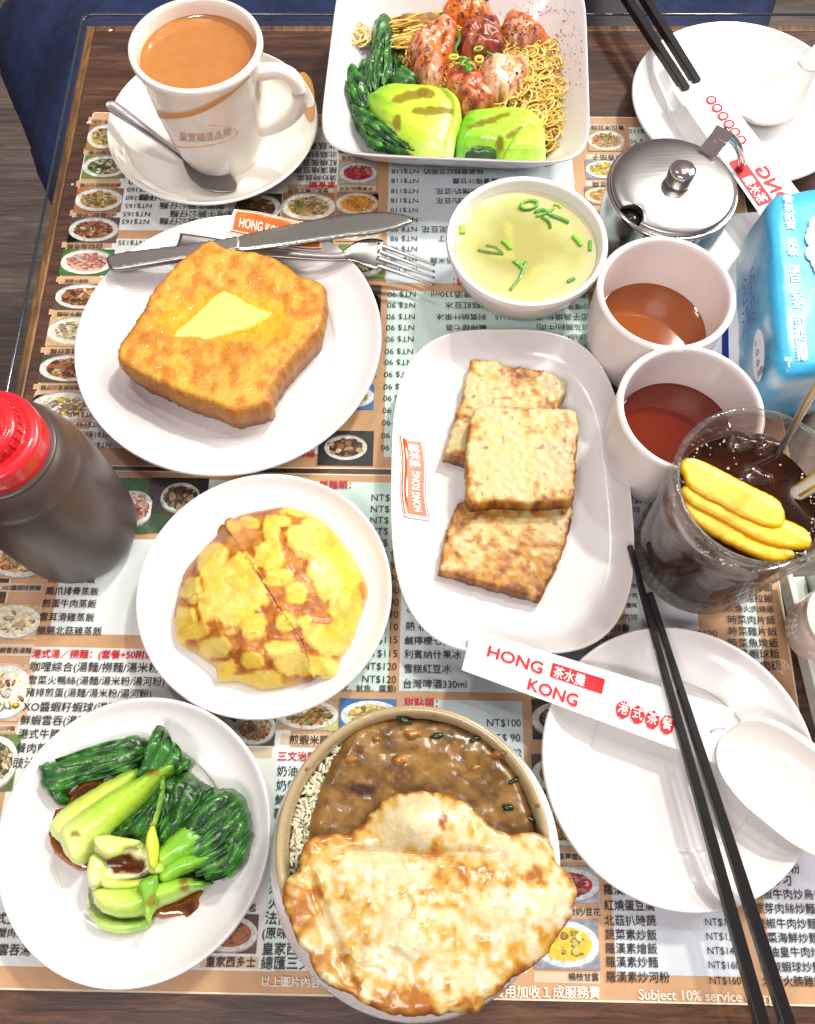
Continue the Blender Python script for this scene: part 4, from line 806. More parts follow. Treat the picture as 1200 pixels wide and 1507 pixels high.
loft('fork_handle', [(262, 353, .0185, .0060, -.001), (300, 358, .0185, .0058, -.001), (360, 366, .018, .0046, -.001), (430, 373, .0185, .0032, -.001), (480, 377, .019, .0028, -.0008), (508, 376, .0185, .0032, -.0008), (520, 374, .018, .0050, -.0008)], M_tsp, ft, nv=9, th=.0016)
loft('fork_head', [(508, 376, .0186, .0034, -.0008), (518, 373, .0184, .0062, -.001), (530, 371, .018, .0096, -.0014), (545, 371, .0172, .0116, -.0016), (560, 374, .0162, .0120, -.0016)], M_kb, ft, nv=13, th=.0014)
for (a, b) in (((556, 359), (640, 390)), ((556, 369), (640, 400)), ((555, 379), (640, 409)), ((554, 390), (639, 419))):
    V, F = tube_vf(crom([P(*a, .0152), P((a[0]*2+b[0])/3, (a[1]*2+b[1])/3, .0122), P((a[0]+b[0]*2)/3, (a[1]+b[1]*2)/3, .0100), P(*b, .0095)], 5, closed=False), np.linspace(.0017, .0008, 16), 8, flat=.7); mk('tine', V, F, M_tsp, ft)
M_black = mat('black_chopstick', (.009, .008, .008), .3, spec=.35, coat=.12, bump=(120, .0001))
def stick(lbl, a, b, za, zb_, r0, r1, grp):
    A, B = P(*a, za), P(*b, zb_); V, F = tube_vf([A+(B-A)*t for t in np.linspace(0, 1, 14)], np.linspace(r0, r1, 14), 4)
    o = bev(tag(mk('chopstick', V, F, M_black, smooth=False), lbl, 'chopstick', grp), .0006, 2)
G1 = 'black chopsticks on the near plate'
stick('black chopstick whose thin tip reaches past the other, beside the tumbler', (927, 803), (1136, 1560), .0215, .0225, .0022, .0046, G1)
stick('black chopstick with the shorter reaching tip, lying right of its longer twin', (956, 872), (1176, 1560), .0215, .0225, .0024, .0046, G1)
G2 = 'black chopsticks in the far paper sleeve'
stick('black chopstick in the far paper sleeve, nearer the square bowl', (1010, 133), (898, -40), .0225, .024, .0040, .0046, G2)
stick('black chopstick in the far paper sleeve, nearer the empty plate', (1026, 122), (926, -40), .0225, .024, .0040, .0046, G2)
# porcelain soup spoons
M_sps = mat('spoon_melamine', (.64, .62, .575), .16, coat=.4)
spoon_px('white soup spoon resting on the empty plate under the sleeve', [(1070, 1078, .024, .003, -.001), (1076, 1084, .0238, .0120, -.004), (1094, 1100, .0232, .0195, -.008), (1124, 1122, .0225, .0238, -.011), (1162, 1150, .0225, .0250, -.012), (1205, 1184, .0228, .0246, -.012), (1248, 1216, .024, .0210, -.010), (1285, 1244, .027, .0130, -.006), (1310, 1264, .030, .0090, -.004)],
    [(1306, 1261, .0295, .0100, -.004), (1330, 1282, .033, .0075, -.003), (1360, 1310, .037, .007, -.003), (1400, 1365, .042, .0075, -.003)], M_sps, 'soup_spoon', 'white soup spoons', th=.0022, thh=.0024, pw=2.2)
spoon_px('white soup spoon resting on the far empty plate', [(1092, 166, .0185, .003, -.001), (1097, 163, .0183, .0120, -.004), (1112, 156, .0180, .0190, -.007), (1134, 145, .0180, .0215, -.009), (1158, 128, .019, .0180, -.008), (1180, 108, .021, .0110, -.005), (1194, 92, .024, .0078, -.004)],
    [(1190, 96, .0232, .0085, -.004), (1206, 76, .025, .0065, -.003), (1235, 45, .03, .0065, -.003), (1262, 15, .034, .007, -.003)], M_sps, 'soup_spoon', 'white soup spoons', th=.0022, thh=.0024, pw=2.2)
# ================================================================== PAPER SLEEVES
M_pap = mat('sleeve_paper', (.82, .81, .80), .6, bump=(180, .00008)); M_pp = mat('sleeve_print', (1, 1, 1), .55, attr=True)
def strip(name, label, a, b, c, d, zfn, cat='paper sleeve', grp=None, n=30):
    t = thing(name, label, cat, (*((P(*a, .02)+P(*c, .02))/2)[:2], .017), grp); V = []; F = []
    for lay in (0, 1):
        for i in range(n+1):
            s = i/n; p, q = np.array(a)+(np.array(b)-a)*s, np.array(d)+(np.array(c)-d)*s
            for k in range(5): r = p+(q-p)*k/4; z = zfn(s)-.0009*lay+.0003*math.sin(k*1.5); V.append(P(r[0], r[1], z))
    o = (n+1)*5
    for i in range(n):
        for k in range(4): A = i*5+k; F += [(A, A+5, A+6, A+1), (A+o, A+o+1, A+o+6, A+o+5)]
        F += [(i*5, i*5+o, i*5+5+o, i*5+5), (i*5+4, i*5+9, i*5+9+o, i*5+4+o)]
    for k in range(4): F += [(k, k+1, k+1+o, k+o), (n*5+k, n*5+k+o, n*5+k+1+o, n*5+k+1)]
    mk('paper', V, F, M_pap, t, auto=40); return t
zs1 = lambda s: .0195+.0006*math.sin(s*3.1)
sl1 = strip('chopstick_sleeve', 'white paper chopstick sleeve with red lettering under the near chopsticks', (695, 926), (1081, 1044), (1065, 1128), (680, 986), zs1, grp='paper chopstick sleeves')
def sl_print(t, A, B, C, D, zf, items, name='sleeve_lettering'):
    """A..D: sleeve corners; items placed in (s along, r across) space"""
    mb = MB(); A, B, C, D = map(lambda q: np.array(q, float), (A, B, C, D))
    def W(s, r): p = A+(B-A)*s; q = D+(C-D)*s; x = q+(p-q)*r; z = zf(min(max(s, 0), 1))+.0006; return x, z
    for it in items:
        k = it[0]
        if k == 'text':
            _, body, s0, s1, r0, hr, off, c = it; V, F = text_vf(body, off); wd = V[:, 0].max(); hh = max(.72, 0)
            Q = []
            kk = len(V)//5 if off else len(V)+1
            for i_, (x, y) in enumerate(V): xx, z = W(s0+(s1-s0)*x/wd, r0+y*hr/.73); Q.append(P(*xx, z+.00025+.00001*(i_//kk)))
            mb.add(Q, F, c)
        elif k == 'rect':
            _, s0, s1, r0, r1, c = it; Q = []
            for i in range(9):
                for rr_ in (r0, r1): xx, z = W(s0+(s1-s0)*i/8, rr_); Q.append(P(*xx, z+.0001))
            mb.add(Q, [(2*i, 2*i+1, 2*i+3, 2*i+2) for i in range(8)], c)
        else:
            _, s, r, rs_, rr_, c = it; Q = []
            for tt in np.linspace(0, 6.28, 26, endpoint=False): j = 1+.05*math.sin(tt*7+s*40); xx, z = W(s+rs_*j*math.cos(tt), r+rr_*j*math.sin(tt)); Q.append(P(*xx, z+.00012))
            mb.add(Q, [tuple(range(26))], c)
    mb.build(name, M_pp, t, smooth=False)
RD = L(196, 14, 34); WH = (.85, .84, .83)
its = [('text', 'HONG', .075, .285, .51, .26, .02, RD), ('text', 'KONG', .245, .435, .10, .26, .02, RD), ('rect', .315, .515, .52, .82, RD), ('text', '茶水攤', .325, .445, .56, .19, .012, WH)]
for k in range(4): its += [('disc', .602+k*.056, .36, .026, .17, RD), ('text', '港式茶餐'[k], .583+k*.056, .621+k*.056, .30, .18, .008, WH)]
sl_print(sl1, (695, 926), (1081, 1044), (1065, 1128), (680, 986), zs1, its)
mb = MB(); V, F = tube_vf([P(1046, 1078, .0215), P(1050, 1074, .0215), P(1058, 1072, .0215), P(1068, 1073, .0215)], .0005, 5); mk('slit', V, F, mat('slit_grey', L(170, 160, 165), .7), sl1)
zs2 = lambda s: .021+.0025*math.sin(s*2.6)
# far sleeve: text reads from the far diner's side
a2, b2, c2_, d2 = (1158, 345), (992, 130), (1048, 104), (1230, 318)
sl2 = strip('chopstick_sleeve', 'white paper chopstick sleeve with red lettering, half under the blue tissue pack', (1230, 352), (1042, 106), (992, 130), (1160, 376), zs2, grp='paper chopstick sleeves')
A2, B2, C2, D2 = (1230, 352), (1042, 106), (992, 130), (1160, 376)
S_ = lambda px, py: None
its = [('rect', .34, .60, .62, .97, RD)]
its = []
Ld = lambda s, r: None
# s runs from the near end (0) to the far end (1); r=1 is the edge on the empty plate's side, r=0 the pot's side
its += [('text', 'HONG', .47, .30, .62, -.30, .02, RD)] if False else []
its += [('text', 'KONG', .18, .47, .50, .27, .02, RD), ('text', 'HONG', .02, .19, .10, .27, .02, RD), ('rect', .29, .55, .10, .42, RD), ('text', '茶水攤', .30, .45, .14, .19, .012, WH)]
for k in range(6): its += [('disc', .63+k*.048, .64, .022, .13, RD), ('disc', .63+k*.048, .64, .013, .08, WH)]
sl_print(sl2, A2, B2, C2, D2, zs2, its)
# ================================================================== TISSUE PACK
TZT = .058
tl, bl, br, tr_ = P(1128, 283, TZT)[:2], P(1146, 556, TZT)[:2], P(1290, 536, TZT)[:2], P(1270, 262, TZT)[:2]
def sqz(k, j): c = (tl+bl+br+tr_)/4; return [c+(q-c)*np.array([k, j]) for q in (tl, bl, br, tr_)]
tt = thing('tissue_pack', 'sky blue plastic pack of paper tissues with white lettering', 'tissue pack', (*((tl+br)/2), 0))
def qring(q, z, n=18, r=.18, wob=0, seed=0):
    q = np.array(q); out = []
    for i in range(4):
        a, b = q[i], q[(i+1) % 4]
        for k in range(n): s = k/n; p = a+(b-a)*s; out.append(p)
    o = np.array(out); N = len(o)
    for _ in range(5): o = (np.roll(o, 1, 0)+o*2+np.roll(o, -1, 0))/4
    o = o+(vn(o[:, 0], o[:, 1], z, 130, seed)*wob)[:, None]*np.array([1, .5])
    return np.column_stack([o, z+vn(o[:, 0], o[:, 1], z+1, 90, seed+2)*wob])
rings = []
for z, k in ((0.0, .97), (.003, 1.0), (.012, 1.015), (.025, 1.015), (.038, 1.01), (.048, 1.0), (.054, .985), (.0575, .955), (.059, .90), (.0595, .75), (.0600, .45), (.0602, .2)): rings.append(qring(sqz(k, k), z, wob=.0016 if z < .055 else .0006, seed=int(z*1000)))
V, F = ringloft(rings); V = np.array(V); ctr = (tl+bl+br+tr_)/4
skyb, lt, wht_ = L(62, 170, 214), L(130, 200, 226), L(226, 236, 240)
side = V[:, 2] < .05; n_ = fbm(V[:, 0], V[:, 1], V[:, 2], 55, 3, 9)
cols = np.tile(np.array(skyb), (len(V), 1)); cols[side] = mixc(L(96, 166, 204), L(190, 214, 224), sm(-.05, .3, n_[side]))
M_tis = mat('tissue_film', (1, 1, 1), .38, attr=True, coat=.15, coatr=.2, bump=(55, .0009))
mk('film_wrap', V, F, M_tis, tt, cols=cols)
# paler near-end face as a band of white plastic
def onp(px, py, dz=0): return P(px, py, .0606+dz)
mb = MB()
def vtext(s, p0, p1, h, c, rotd=0, z=.0607, off=.012):
    """characters one under another from p0 to p1, each turned rotd degrees"""
    n = len(s); 
    for k, ch in enumerate(s):
        if ch == ' ': continue
        V, F = text_vf(ch, off)
        if not len(V): continue
        t = (k+.5)/n; c0 = P(p0[0]+(p1[0]-p0[0])*t, p0[1]+(p1[1]-p0[1])*t, z)[:2]; e_ = P(*p1, z)[:2]-P(*p0, z)[:2]; e_ /= np.linalg.norm(e_); nrm = np.array([-e_[1], e_[0]])
        sx = -e_*0; ux, uy = nrm, -e_
        if rotd: ux, uy = e_, nrm
        q = (V-np.array([V[:, 0].max()/2, .38]))*h; W = c0+q[:, :1]*ux+q[:, 1:]*uy; mb.add(np.column_stack([W, z+(np.repeat(np.arange(5), len(W)//5)*.00001 if off else np.zeros(len(W)))]), F, c)
vtext('香氛紙質 柔軟 潔白 安全 可靠的選擇', (1160, 286), (1182, 530), .0070, (.86, .9, .92), off=.008)
for (x, y, r) in ((1204, 330, 13), (1200, 350, 14), (1198, 372, 12), (1212, 392, 14), (1225, 350, 30), (1204, 385, 10), (1196, 340, 8)):
    q = [onp(x+r*math.cos(t), y+r*math.sin(t), .0003+.00003*r) for t in np.linspace(0, 6.28, 22, endpoint=False)][::-1]; mb.add(q, [tuple(range(22))], np.array((.88, .9, .9)))
vtext('ml', (1160, 522), (1162, 540), .0055, (.86, .9, .92))
mb.build('pack_lettering', M_dec, tt, smooth=False)
# marks on the left side face: follow the face (x as a function of z)
mb = MB(); Ls, Le = tl, bl
def side_pt(s, zz): 
    p = Ls+(Le-Ls)*s; k = np.interp(zz, [0, .003, .012, .025, .038, .048, .054], [.97, 1.0, 1.015, 1.015, 1.01, 1.0, .985]); p = ctr+(p-ctr)*k; return np.array([p[0]-.0028, p[1], zz])
def side_text(ch, s0, ds, z0, hz, c, off=0):
    V, F = text_vf(ch, off); wd = V[:, 0].max(); mb.add([side_pt(s0+ds*(.73-y)/1.0, z0-hz*(x/wd-.5)*-1) for x, y in V], F, c)
side_text('舒', .32, .16, .030, .022, np.array(L(40, 60, 150))); side_text('潔', .48, .16, .028, .022, np.array(L(40, 60, 150)))
q = [side_pt(.80+.13*math.cos(t), .040+.0085*math.sin(t))-np.array([.0002, 0, 0]) for t in np.linspace(0, 6.28, 24, endpoint=False)]; mb.add(q, [tuple(range(24))], np.array(L(226, 220, 224)))
for k, ch in enumerate('100抽'): V, F = text_vf(ch, 0); wd = max(V[:, 0].max(), .3); mb.add([side_pt(.71+k*.055+.045*(.73-y), .040+.009*(x-.3))-np.array([.0006, 0, 0]) for x, y in V], F, np.array(L(60, 56, 110)))
mb.build('side_lettering', M_dec, tt, smooth=False)
# paper slip under the pack
W = [P(1030, 318, .0004)[:2], P(1120, 312, .0004)[:2], P(1128, 560, .0004)[:2], P(1040, 560, .0004)[:2]]
sp2 = thing('paper_slip', 'white paper slip with a navy stripe partly under the tissue pack', 'paper', (*((W[0]+W[2])/2), 0)); prism('slip_sheet', W[::-1], .0003, .0008, mat('slip_white', (.8, .8, .82), .6), sp2, smooth=False)
W = [P(*q, .0009)[:2] for q in ((1062, 440), (1072, 440), (1073, 530), (1063, 530))]; prism('navy_stripe', W[::-1], .0009, .0011, mat('navy_print', L(20, 40, 130), .5), sp2, smooth=False)
# ================================================================== RIGHT EDGE: tray and jar
at_ = thing('clear_tray', 'clear acrylic tray edge at the right of the table, beyond the empty plate', 'tray', (*P(1210, 960, 0)[:2], 0))
M_acr = mat('acrylic', L(206, 216, 206), .12, coat=.8); 
a, b = P(1150, 850, .004), P(1212, 1105, .004)
for off_, w_, h_, nm in ((0, .0035, .012, 'tray_wall'), (.006, .008, .004, 'tray_ledge'), (.0155, .0018, .014, 'tray_lip')):
    e_ = (b-a)[:2]/np.linalg.norm((b-a)[:2]); nrm = np.array([-e_[1], e_[0]]); nrm = nrm if nrm[0] > 0 else -nrm
    p0, p1 = a[:2]+nrm*off_, b[:2]+nrm*off_; W = [p0, p1, p1+nrm*w_, p0+nrm*w_]
    if (W[1]-W[0])[0]*(W[2]-W[1])[1]-(W[1]-W[0])[1]*(W[2]-W[1])[0] < 0: W = W[::-1]
    bev(prism(nm, W, .0002, h_, M_acr, at_, smooth=False), .0006)
p0, p1 = a[:2]+nrm*.018, b[:2]+nrm*.018; W = [p0, p1, p1+nrm*.08, p0+nrm*.08]
if (W[1]-W[0])[0]*(W[2]-W[1])[1]-(W[1]-W[0])[1]*(W[2]-W[1])[0] < 0: W = W[::-1]
prism('tray_floor', W, .0002, .002, mat('tray_white', (.8, .8, .8), .3), at_, smooth=False)
jc = P(1238, 915, .03)[:2]; V, F = lathe_vf(crom([(0, .0022), (.016, .0022), (.0195, .004), (.021, .012), (.021, .026), (.0195, .031), (.0205, .0325), (.0205, .036), (.019, .037), (0, .0365)], 4, closed=False), (*jc, 0), 64)
tag(mk('glass_jar', V, F, mat('jar_glass', L(222, 206, 196), .08, coat=1), auto=50), 'small pale lidded jar standing in the clear tray', 'jar')
# ================================================================== FOOD
DR_ = []
M_toast = mat('fried_toast', (1, 1, 1), .45, attr=True, coat=.12, var=(420, .22), bump=(800, .0006))
def c_toast(q):
    n = fbm(q['x'], q['y'], q['z'], 170, 5, 3); n2 = fbm(q['x'], q['y'], 0, 60, 4, 8)
    c = mixc(L(206, 130, 36), L(234, 176, 64), sm(-.35, .35, n)); c = mixc(c, L(172, 92, 24), sm(.1, .5, n2)*.45)
    rim = sm(.006, .0, q['d']); c = mixc(c, L(150, 78, 22), rim*.6)
    rd = np.hypot((q['px']-330)/100, (q['py']-470)/48)+n2*.35; c = mixc(c, L(226, 176, 14), sm(1.1, .6, rd)*.8)
    return c*.84
tst = blob('french_toast', [(308, 363), (323, 364), (337, 373), (375, 378), (413, 389), (441, 411), (477, 425), (483, 444), (480, 482), (468, 504), (448, 526), (428, 548), (411, 570), (401, 588), (403, 602), (375, 612), (346, 618), (318, 608), (270, 591), (190, 553), (175, 527), (187, 503), (204, 480), (228, 437), (256, 403), (280, 382)], .0048, .026, M_toast, col=c_toast, edge=.0045, step=.0013, amp=.0010, nf=200, lip=.66, jag=.0006, zc=.022, inset=.05,
    hfn=lambda x, y, px, py: -.003*np.exp(-(((px-330)/75)**2+((py-465)/50)**2)))
tag(tst, 'thick golden fried french toast slab topped with melting butter', 'french toast')
M_but = mat('butter', (1, 1, 1), .3, attr=True, coat=.3)
tag(blob('butter_pat', [(327, 429), (345, 433), (358, 440), (375, 451), (392, 456), (402, 461), (394, 470), (370, 484), (350, 490), (337, 494), (318, 499), (299, 502), (283, 499), (251, 498), (265, 482), (282, 468), (299, 451), (314, 437)], .0275, .0036, M_but, col=lambda q: mixc(L(236, 218, 112), L(226, 196, 66), sm(.003, 0, q['d'])), edge=.002, step=.0016, amp=.0004, jag=.0003, lip=.2), 'pale yellow piece of butter melting on the french toast', 'butter')
M_oil = mat('melted_butter', L(230, 180, 20), .05, coat=1, alpha=.45)
M_cake = mat('turnip_cake', (1, 1, 1), .45, attr=True, coat=.14, coatr=.25, var=(320, .10), bump=(420, .00018))
def c_cake(seed, brown, lo=-.1):
    def f(q): return g_(q)*np.array([.72, .68, .55])
    def g_(q):
        n = fbm(q['x'], q['y'], 0, 240, 5, seed); n2 = fbm(q['x'], q['y'], 0, 90, 4, seed+3); n3 = vn(q['x'], q['y'], 0, 420, seed+9)
        n = n*.7; n2 = fbm(q['x'], q['y'], 0, 55, 4, seed+3); c = mixc(L(226, 212, 172), L(234, 214, 150), sm(-.3, .3, n2)); e_ = np.exp(-q['d']/.0045)
        b = sm(.16, .5, n2*.9+n*.8+e_*.62+brown); c = mixc(c, L(208, 148, 56), b*.95); c = mixc(c, L(150, 84, 26), sm(.34, .75, n*.9+n2*.5+e_*.5+brown*.8)); c = mixc(c, L(92, 44, 16), sm(.52, .9, n*1.0+n3*.25+e_*.45+brown*.5)*.85)
        sp = sm(.62, .8, vn(q['x'], q['y'], 0, 300, seed+31)); c = mixc(c, L(176, 92, 40), sp*.8)
        w_ = q['z'] < q['z'].max()-.006; c[w_] = mixc(c[w_], L(214, 186, 130), np.full(w_.sum(), .6)); return c
    return f
GC = 'fried turnip cakes on the rectangular plate'
kw = dict(edge=.0016, step=.0011, amp=.0005, nf=350, lip=.72, jag=.0006, sharp=True)
tag(blob('turnip_cake', [(692, 535), (712, 536), (729, 538), (742, 544), (765, 545), (788, 549), (810, 554), (820, 562), (833, 566), (832, 583), (824, 596), (818, 640), (800, 690), (740, 694), (684, 682), (651, 673), (661, 648), (670, 616), (680, 590), (682, 566), (690, 551)], .0046, .0125, M_cake, col=c_cake(1, -.02), **kw), 'pan-fried turnip cake slice furthest from the flag mark, partly under the middle one', 'turnip cake', GC)
tag(blob('turnip_cake', [(645, 843), (651, 808), (660, 775), (674, 744), (740, 740), (841, 738), (843, 752), (838, 779), (829, 812), (817, 838), (806, 862), (796, 885), (760, 876), (722, 867), (680, 853)], .0046, .0105, M_cake, col=c_cake(5, .16), **kw), 'browner pan-fried turnip cake slice lying lowest, with an oily shine', 'turnip cake', GC)
tag(blob('turnip_cake', [(700, 604), (730, 601), (755, 603), (787, 605), (820, 606), (849, 609), (851, 642), (847, 690), (844, 741), (800, 746), (768, 746), (730, 744), (691, 749), (686, 733), (685, 690), (687, 655), (689, 623)], .0172, .0115, M_cake, col=c_cake(9, -.06), **kw), 'pale pan-fried turnip cake slice lying on top, between the other two', 'turnip cake', GC)
# pineapple bun ------------------------------------------------------------
M_bun = mat('pineapple_bun', (1, 1, 1), .40, attr=True, coat=.2, coatr=.2, var=(260, .12), bump=(520, .0004))
PT = [(341, 871, 45, 52), (376, 919, 20, 18), (312, 821, 25, 18), (285, 861, 12, 12), (272, 871, 7, 8), (283, 883, 6, 7), (275, 906, 14, 14), (288, 930, 22, 10), (312, 953, 24, 16), (330, 985, 22, 12), (411, 957, 24, 14), (373, 973, 17, 11), (419, 917, 16, 13), (350, 1000, 30, 8), (262, 930, 10, 22), (368, 770, 14, 8), (400, 778, 11, 17), (419, 767, 9, 8), (441, 791, 17, 19), (472, 788, 32, 32), (395, 817, 22, 20), (411, 850, 21, 12), (436, 873, 18, 14), (495, 847, 38, 34), (449, 914, 9, 9), (512, 893, 26, 22), (495, 941, 34, 26), (467, 930, 20, 13), (440, 978, 38, 16), (390, 999, 26, 12), (480, 985, 24, 20), (450, 752, 30, 10), (500, 810, 20, 20), (345, 775, 12, 8), (520, 915, 18, 30)]
def bunf(px, py):
    n = vn(px, py, 0, .05, 2)*.25+vn(px, py, 0, .13, 4)*.16; b = np.full(len(px), 9.)
    for (a, c, r, s) in PT: b = np.minimum(b, np.maximum(0, np.abs((px-a)/r)**2.6+np.abs((py-c)/s)**2.6)**(1/2.6))
    return b*.94+n*.9+vn(px, py, 0, .32, 9)*.05
def c_bun(q): return c_bun0(q)*np.array([.78, .75, .60])
def c_bun0(q):
    f = bunf(q['px'], q['py']); n = fbm(q['x'], q['y'], 0, 200, 4, 2); n2 = fbm(q['x'], q['y'], 0, 70, 3, 5)
    yel = mixc(L(246, 214, 84), L(248, 226, 132), sm(-.3, .3, n2)); yel = mixc(yel, L(222, 176, 60), sm(.0, .4, n)*.55)
    br = mixc(L(200, 130, 42), L(168, 92, 22), sm(-.25, .3, n)); c = mixc(yel, L(214, 160, 50), sm(.86, .96, f)*.7); c = mixc(c, br, sm(.96, 1.04, f))
    low = sm(.013, .004, q['z']-.004); c = mixc(c, L(244, 222, 140), low*.7)
    cx_ = np.array([331, 350, 372, 395, 418, 437, 448.]); cy_ = np.array([775, 803, 835, 872, 908, 936, 952.]); dc_ = np.abs(q['px']-np.interp(q['py'], cy_, cx_)); c = mixc(c, L(120, 66, 20), sm(2.4, .6, dc_)*(q['py'] < 956)*.8)
    ps = sm(40, 10, np.hypot(q['px']-352, (q['py']-782)*1.2)); return mixc(c, L(232, 180, 130), ps*.5)
hb = lambda x, y, px, py: .0009*sm(1.04, .93, bunf(px, py))
bl_ = [(331, 775), (350, 803), (372, 835), (395, 872), (418, 908), (437, 936), (448, 952), (456, 972), (458, 998), (440, 1002), (420, 1008), (400, 1011), (379, 1011), (347, 1000), (320, 1000), (313, 978), (288, 959), (259, 941), (253, 906), (261, 869), (269, 839), (293, 810), (312, 791)]
br_ = [(332.5, 772), (352, 755), (389, 747), (424, 743), (461, 755), (488, 775), (507, 799), (528, 831), (541, 863), (537, 885), (526, 917), (517, 943), (500, 970), (496, 991), (480, 999), (467, 992), (460, 998), (455.5, 972), (447.4, 952), (436.4, 936), (417.4, 908), (394.4, 872), (371.4, 835), (349.4, 803)]
GB = 'cut halves of the pineapple bun'
bk = dict(step=.0012, amp=.0004, nf=300, lip=.25, jag=0, zc=.014)
cb_ = P(396, 876, .02)[:2]
dome = lambda x, y: -.0*x
hd = lambda x, y, px, py: hb(x, y, px, py)+.013*np.clip(1-((x-cb_[0])**2+(y-cb_[1])**2)/.054**2, 0, 1)
tag(blob('bun_half', bl_, .0048, .015, M_bun, col=c_bun, edge=.014, hfn=hd, cut=((331, 775), (460, 998)), **bk), 'cut half of a yellow crackled pineapple bun with one big pale crust patch', 'bun', GB)
tag(blob('bun_half', br_, .0048, .015, M_bun, col=c_bun, edge=.014, hfn=hd, cut=((333, 771), (460, 998)), **bk), 'cut half of a yellow crackled pineapple bun with more amber glaze showing', 'bun', GB)
# bok choy ------------------------------------------------------------------
M_leaf = mat('wilted_leaf', (1, 1, 1), .32, attr=True, coat=.45, coatr=.18, bump=(300, .0007))
M_stem = mat('bok_choy_stem', (1, 1, 1), .32, attr=True, coat=.4, coatr=.14, bump=(320, .0002))
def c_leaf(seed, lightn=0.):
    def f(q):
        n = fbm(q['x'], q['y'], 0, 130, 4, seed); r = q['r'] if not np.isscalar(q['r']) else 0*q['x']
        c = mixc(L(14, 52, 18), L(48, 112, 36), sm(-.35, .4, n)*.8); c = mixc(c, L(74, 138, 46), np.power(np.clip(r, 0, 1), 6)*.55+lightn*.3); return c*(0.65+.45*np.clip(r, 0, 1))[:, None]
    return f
def c_stem(tip, far, pale=L(212, 226, 140), mid=L(160, 200, 60), dark=L(70, 138, 30), seed=0, sauce=None):
    tip, far = np.array(tip, float), np.array(far, float); ax_ = far-tip; ln = np.linalg.norm(ax_)
    def f(q):
        t = ((q['px']-tip[0])*ax_[0]+(q['py']-tip[1])*ax_[1])/ln**2; v = (-(q['px']-tip[0])*ax_[1]+(q['py']-tip[1])*ax_[0])/ln
        n = vn(v, t*6, 0, .28, seed)*.5+vn(v, t*9, 0, .6, seed+2)*.3
        c = mixc(pale, mid, sm(-.05, .4, t+n*.12)); c = mixc(c, dark, sm(.55, 1.05, t+n*.2)*.9); c = mixc(c, dark, sm(.2, .7, n)*.35*sm(0, .4, t)); 
        if sauce is not None:
            for (sx, sy, rx, ry, an) in sauce:
                ca, sa = math.cos(math.radians(an)), math.sin(math.radians(an)); dx, dy = q['px']-sx, q['py']-sy; u, w_ = dx*ca+dy*sa, -dx*sa+dy*ca
                d_ = np.hypot(u/rx, w_/ry)+vn(q['px'], q['py'], 0, .12, 5)*.3; c = mixc(c, L(122, 92, 12), sm(1.05, .8, d_)*.85)
        return c
    return f
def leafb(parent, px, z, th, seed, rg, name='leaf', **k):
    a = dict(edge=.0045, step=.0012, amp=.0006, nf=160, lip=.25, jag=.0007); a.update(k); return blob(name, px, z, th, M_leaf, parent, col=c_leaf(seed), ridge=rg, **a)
def stemb(parent, px, z, th, cf, name='stem', rg=None, **k):
    a = dict(edge=.008, step=.0014, amp=.0005, nf=120, lip=.15, jag=.0002); a.update(k); return blob(name, px, z, th, M_stem, parent, col=cf, ridge=rg, **a)
zk = .0047
GK = 'bok choy heads on the sauce plate'
b1 = thing('bok_choy', 'bok choy half with its dark leaves folded away from the pale cut base', 'bok choy', (*P(170, 1170, 0)[:2], zk), GK)
b2 = thing('bok_choy', 'bok choy half with a sauce-filled cut base and a mass of dark leaves', 'bok choy', (*P(250, 1270, 0)[:2], zk), GK)
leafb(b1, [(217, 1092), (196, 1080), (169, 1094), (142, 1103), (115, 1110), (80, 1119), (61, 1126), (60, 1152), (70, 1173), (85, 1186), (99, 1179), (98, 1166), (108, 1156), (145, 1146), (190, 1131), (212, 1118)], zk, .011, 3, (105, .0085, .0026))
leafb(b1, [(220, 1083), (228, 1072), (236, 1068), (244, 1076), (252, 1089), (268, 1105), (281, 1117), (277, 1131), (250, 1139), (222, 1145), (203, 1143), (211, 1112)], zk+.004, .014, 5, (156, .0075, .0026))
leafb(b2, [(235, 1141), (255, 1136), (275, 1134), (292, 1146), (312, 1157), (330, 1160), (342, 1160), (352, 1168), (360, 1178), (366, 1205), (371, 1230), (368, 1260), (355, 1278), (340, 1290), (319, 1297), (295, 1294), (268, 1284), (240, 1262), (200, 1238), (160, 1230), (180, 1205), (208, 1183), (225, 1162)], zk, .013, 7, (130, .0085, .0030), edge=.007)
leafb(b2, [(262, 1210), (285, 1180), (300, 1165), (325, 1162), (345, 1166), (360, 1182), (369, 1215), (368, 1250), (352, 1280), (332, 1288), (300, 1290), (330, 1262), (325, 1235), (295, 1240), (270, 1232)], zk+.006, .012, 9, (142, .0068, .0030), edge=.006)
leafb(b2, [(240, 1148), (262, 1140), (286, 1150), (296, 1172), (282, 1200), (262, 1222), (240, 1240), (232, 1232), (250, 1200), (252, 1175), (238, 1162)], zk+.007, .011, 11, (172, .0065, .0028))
stemb(b1, [(71, 1218), (80, 1200), (94, 1186), (130, 1162), (170, 1140), (199, 1128), (208, 1141), (190, 1166), (130, 1208), (96, 1242), (80, 1237)], zk+.003, .012, c_stem((72, 1225), (208, 1132), seed=2, mid=L(188, 208, 80)), rg=(128, .0034, .0008))
stemb(b1, [(86, 1236), (90, 1216), (109, 1200), (135, 1182), (160, 1164), (196, 1146), (222, 1132), (256, 1119), (262, 1130), (236, 1156), (208, 1183), (182, 1208), (158, 1228), (139, 1243), (129, 1259), (113, 1275), (96, 1262)], zk+.006, .0165, c_stem((95, 1250), (262, 1120), seed=4, mid=L(170, 206, 64), sauce=[(112, 1228, 9, 5, 20), (226, 1138, 12, 7, -30)]), rg=(128, .0036, .0008))
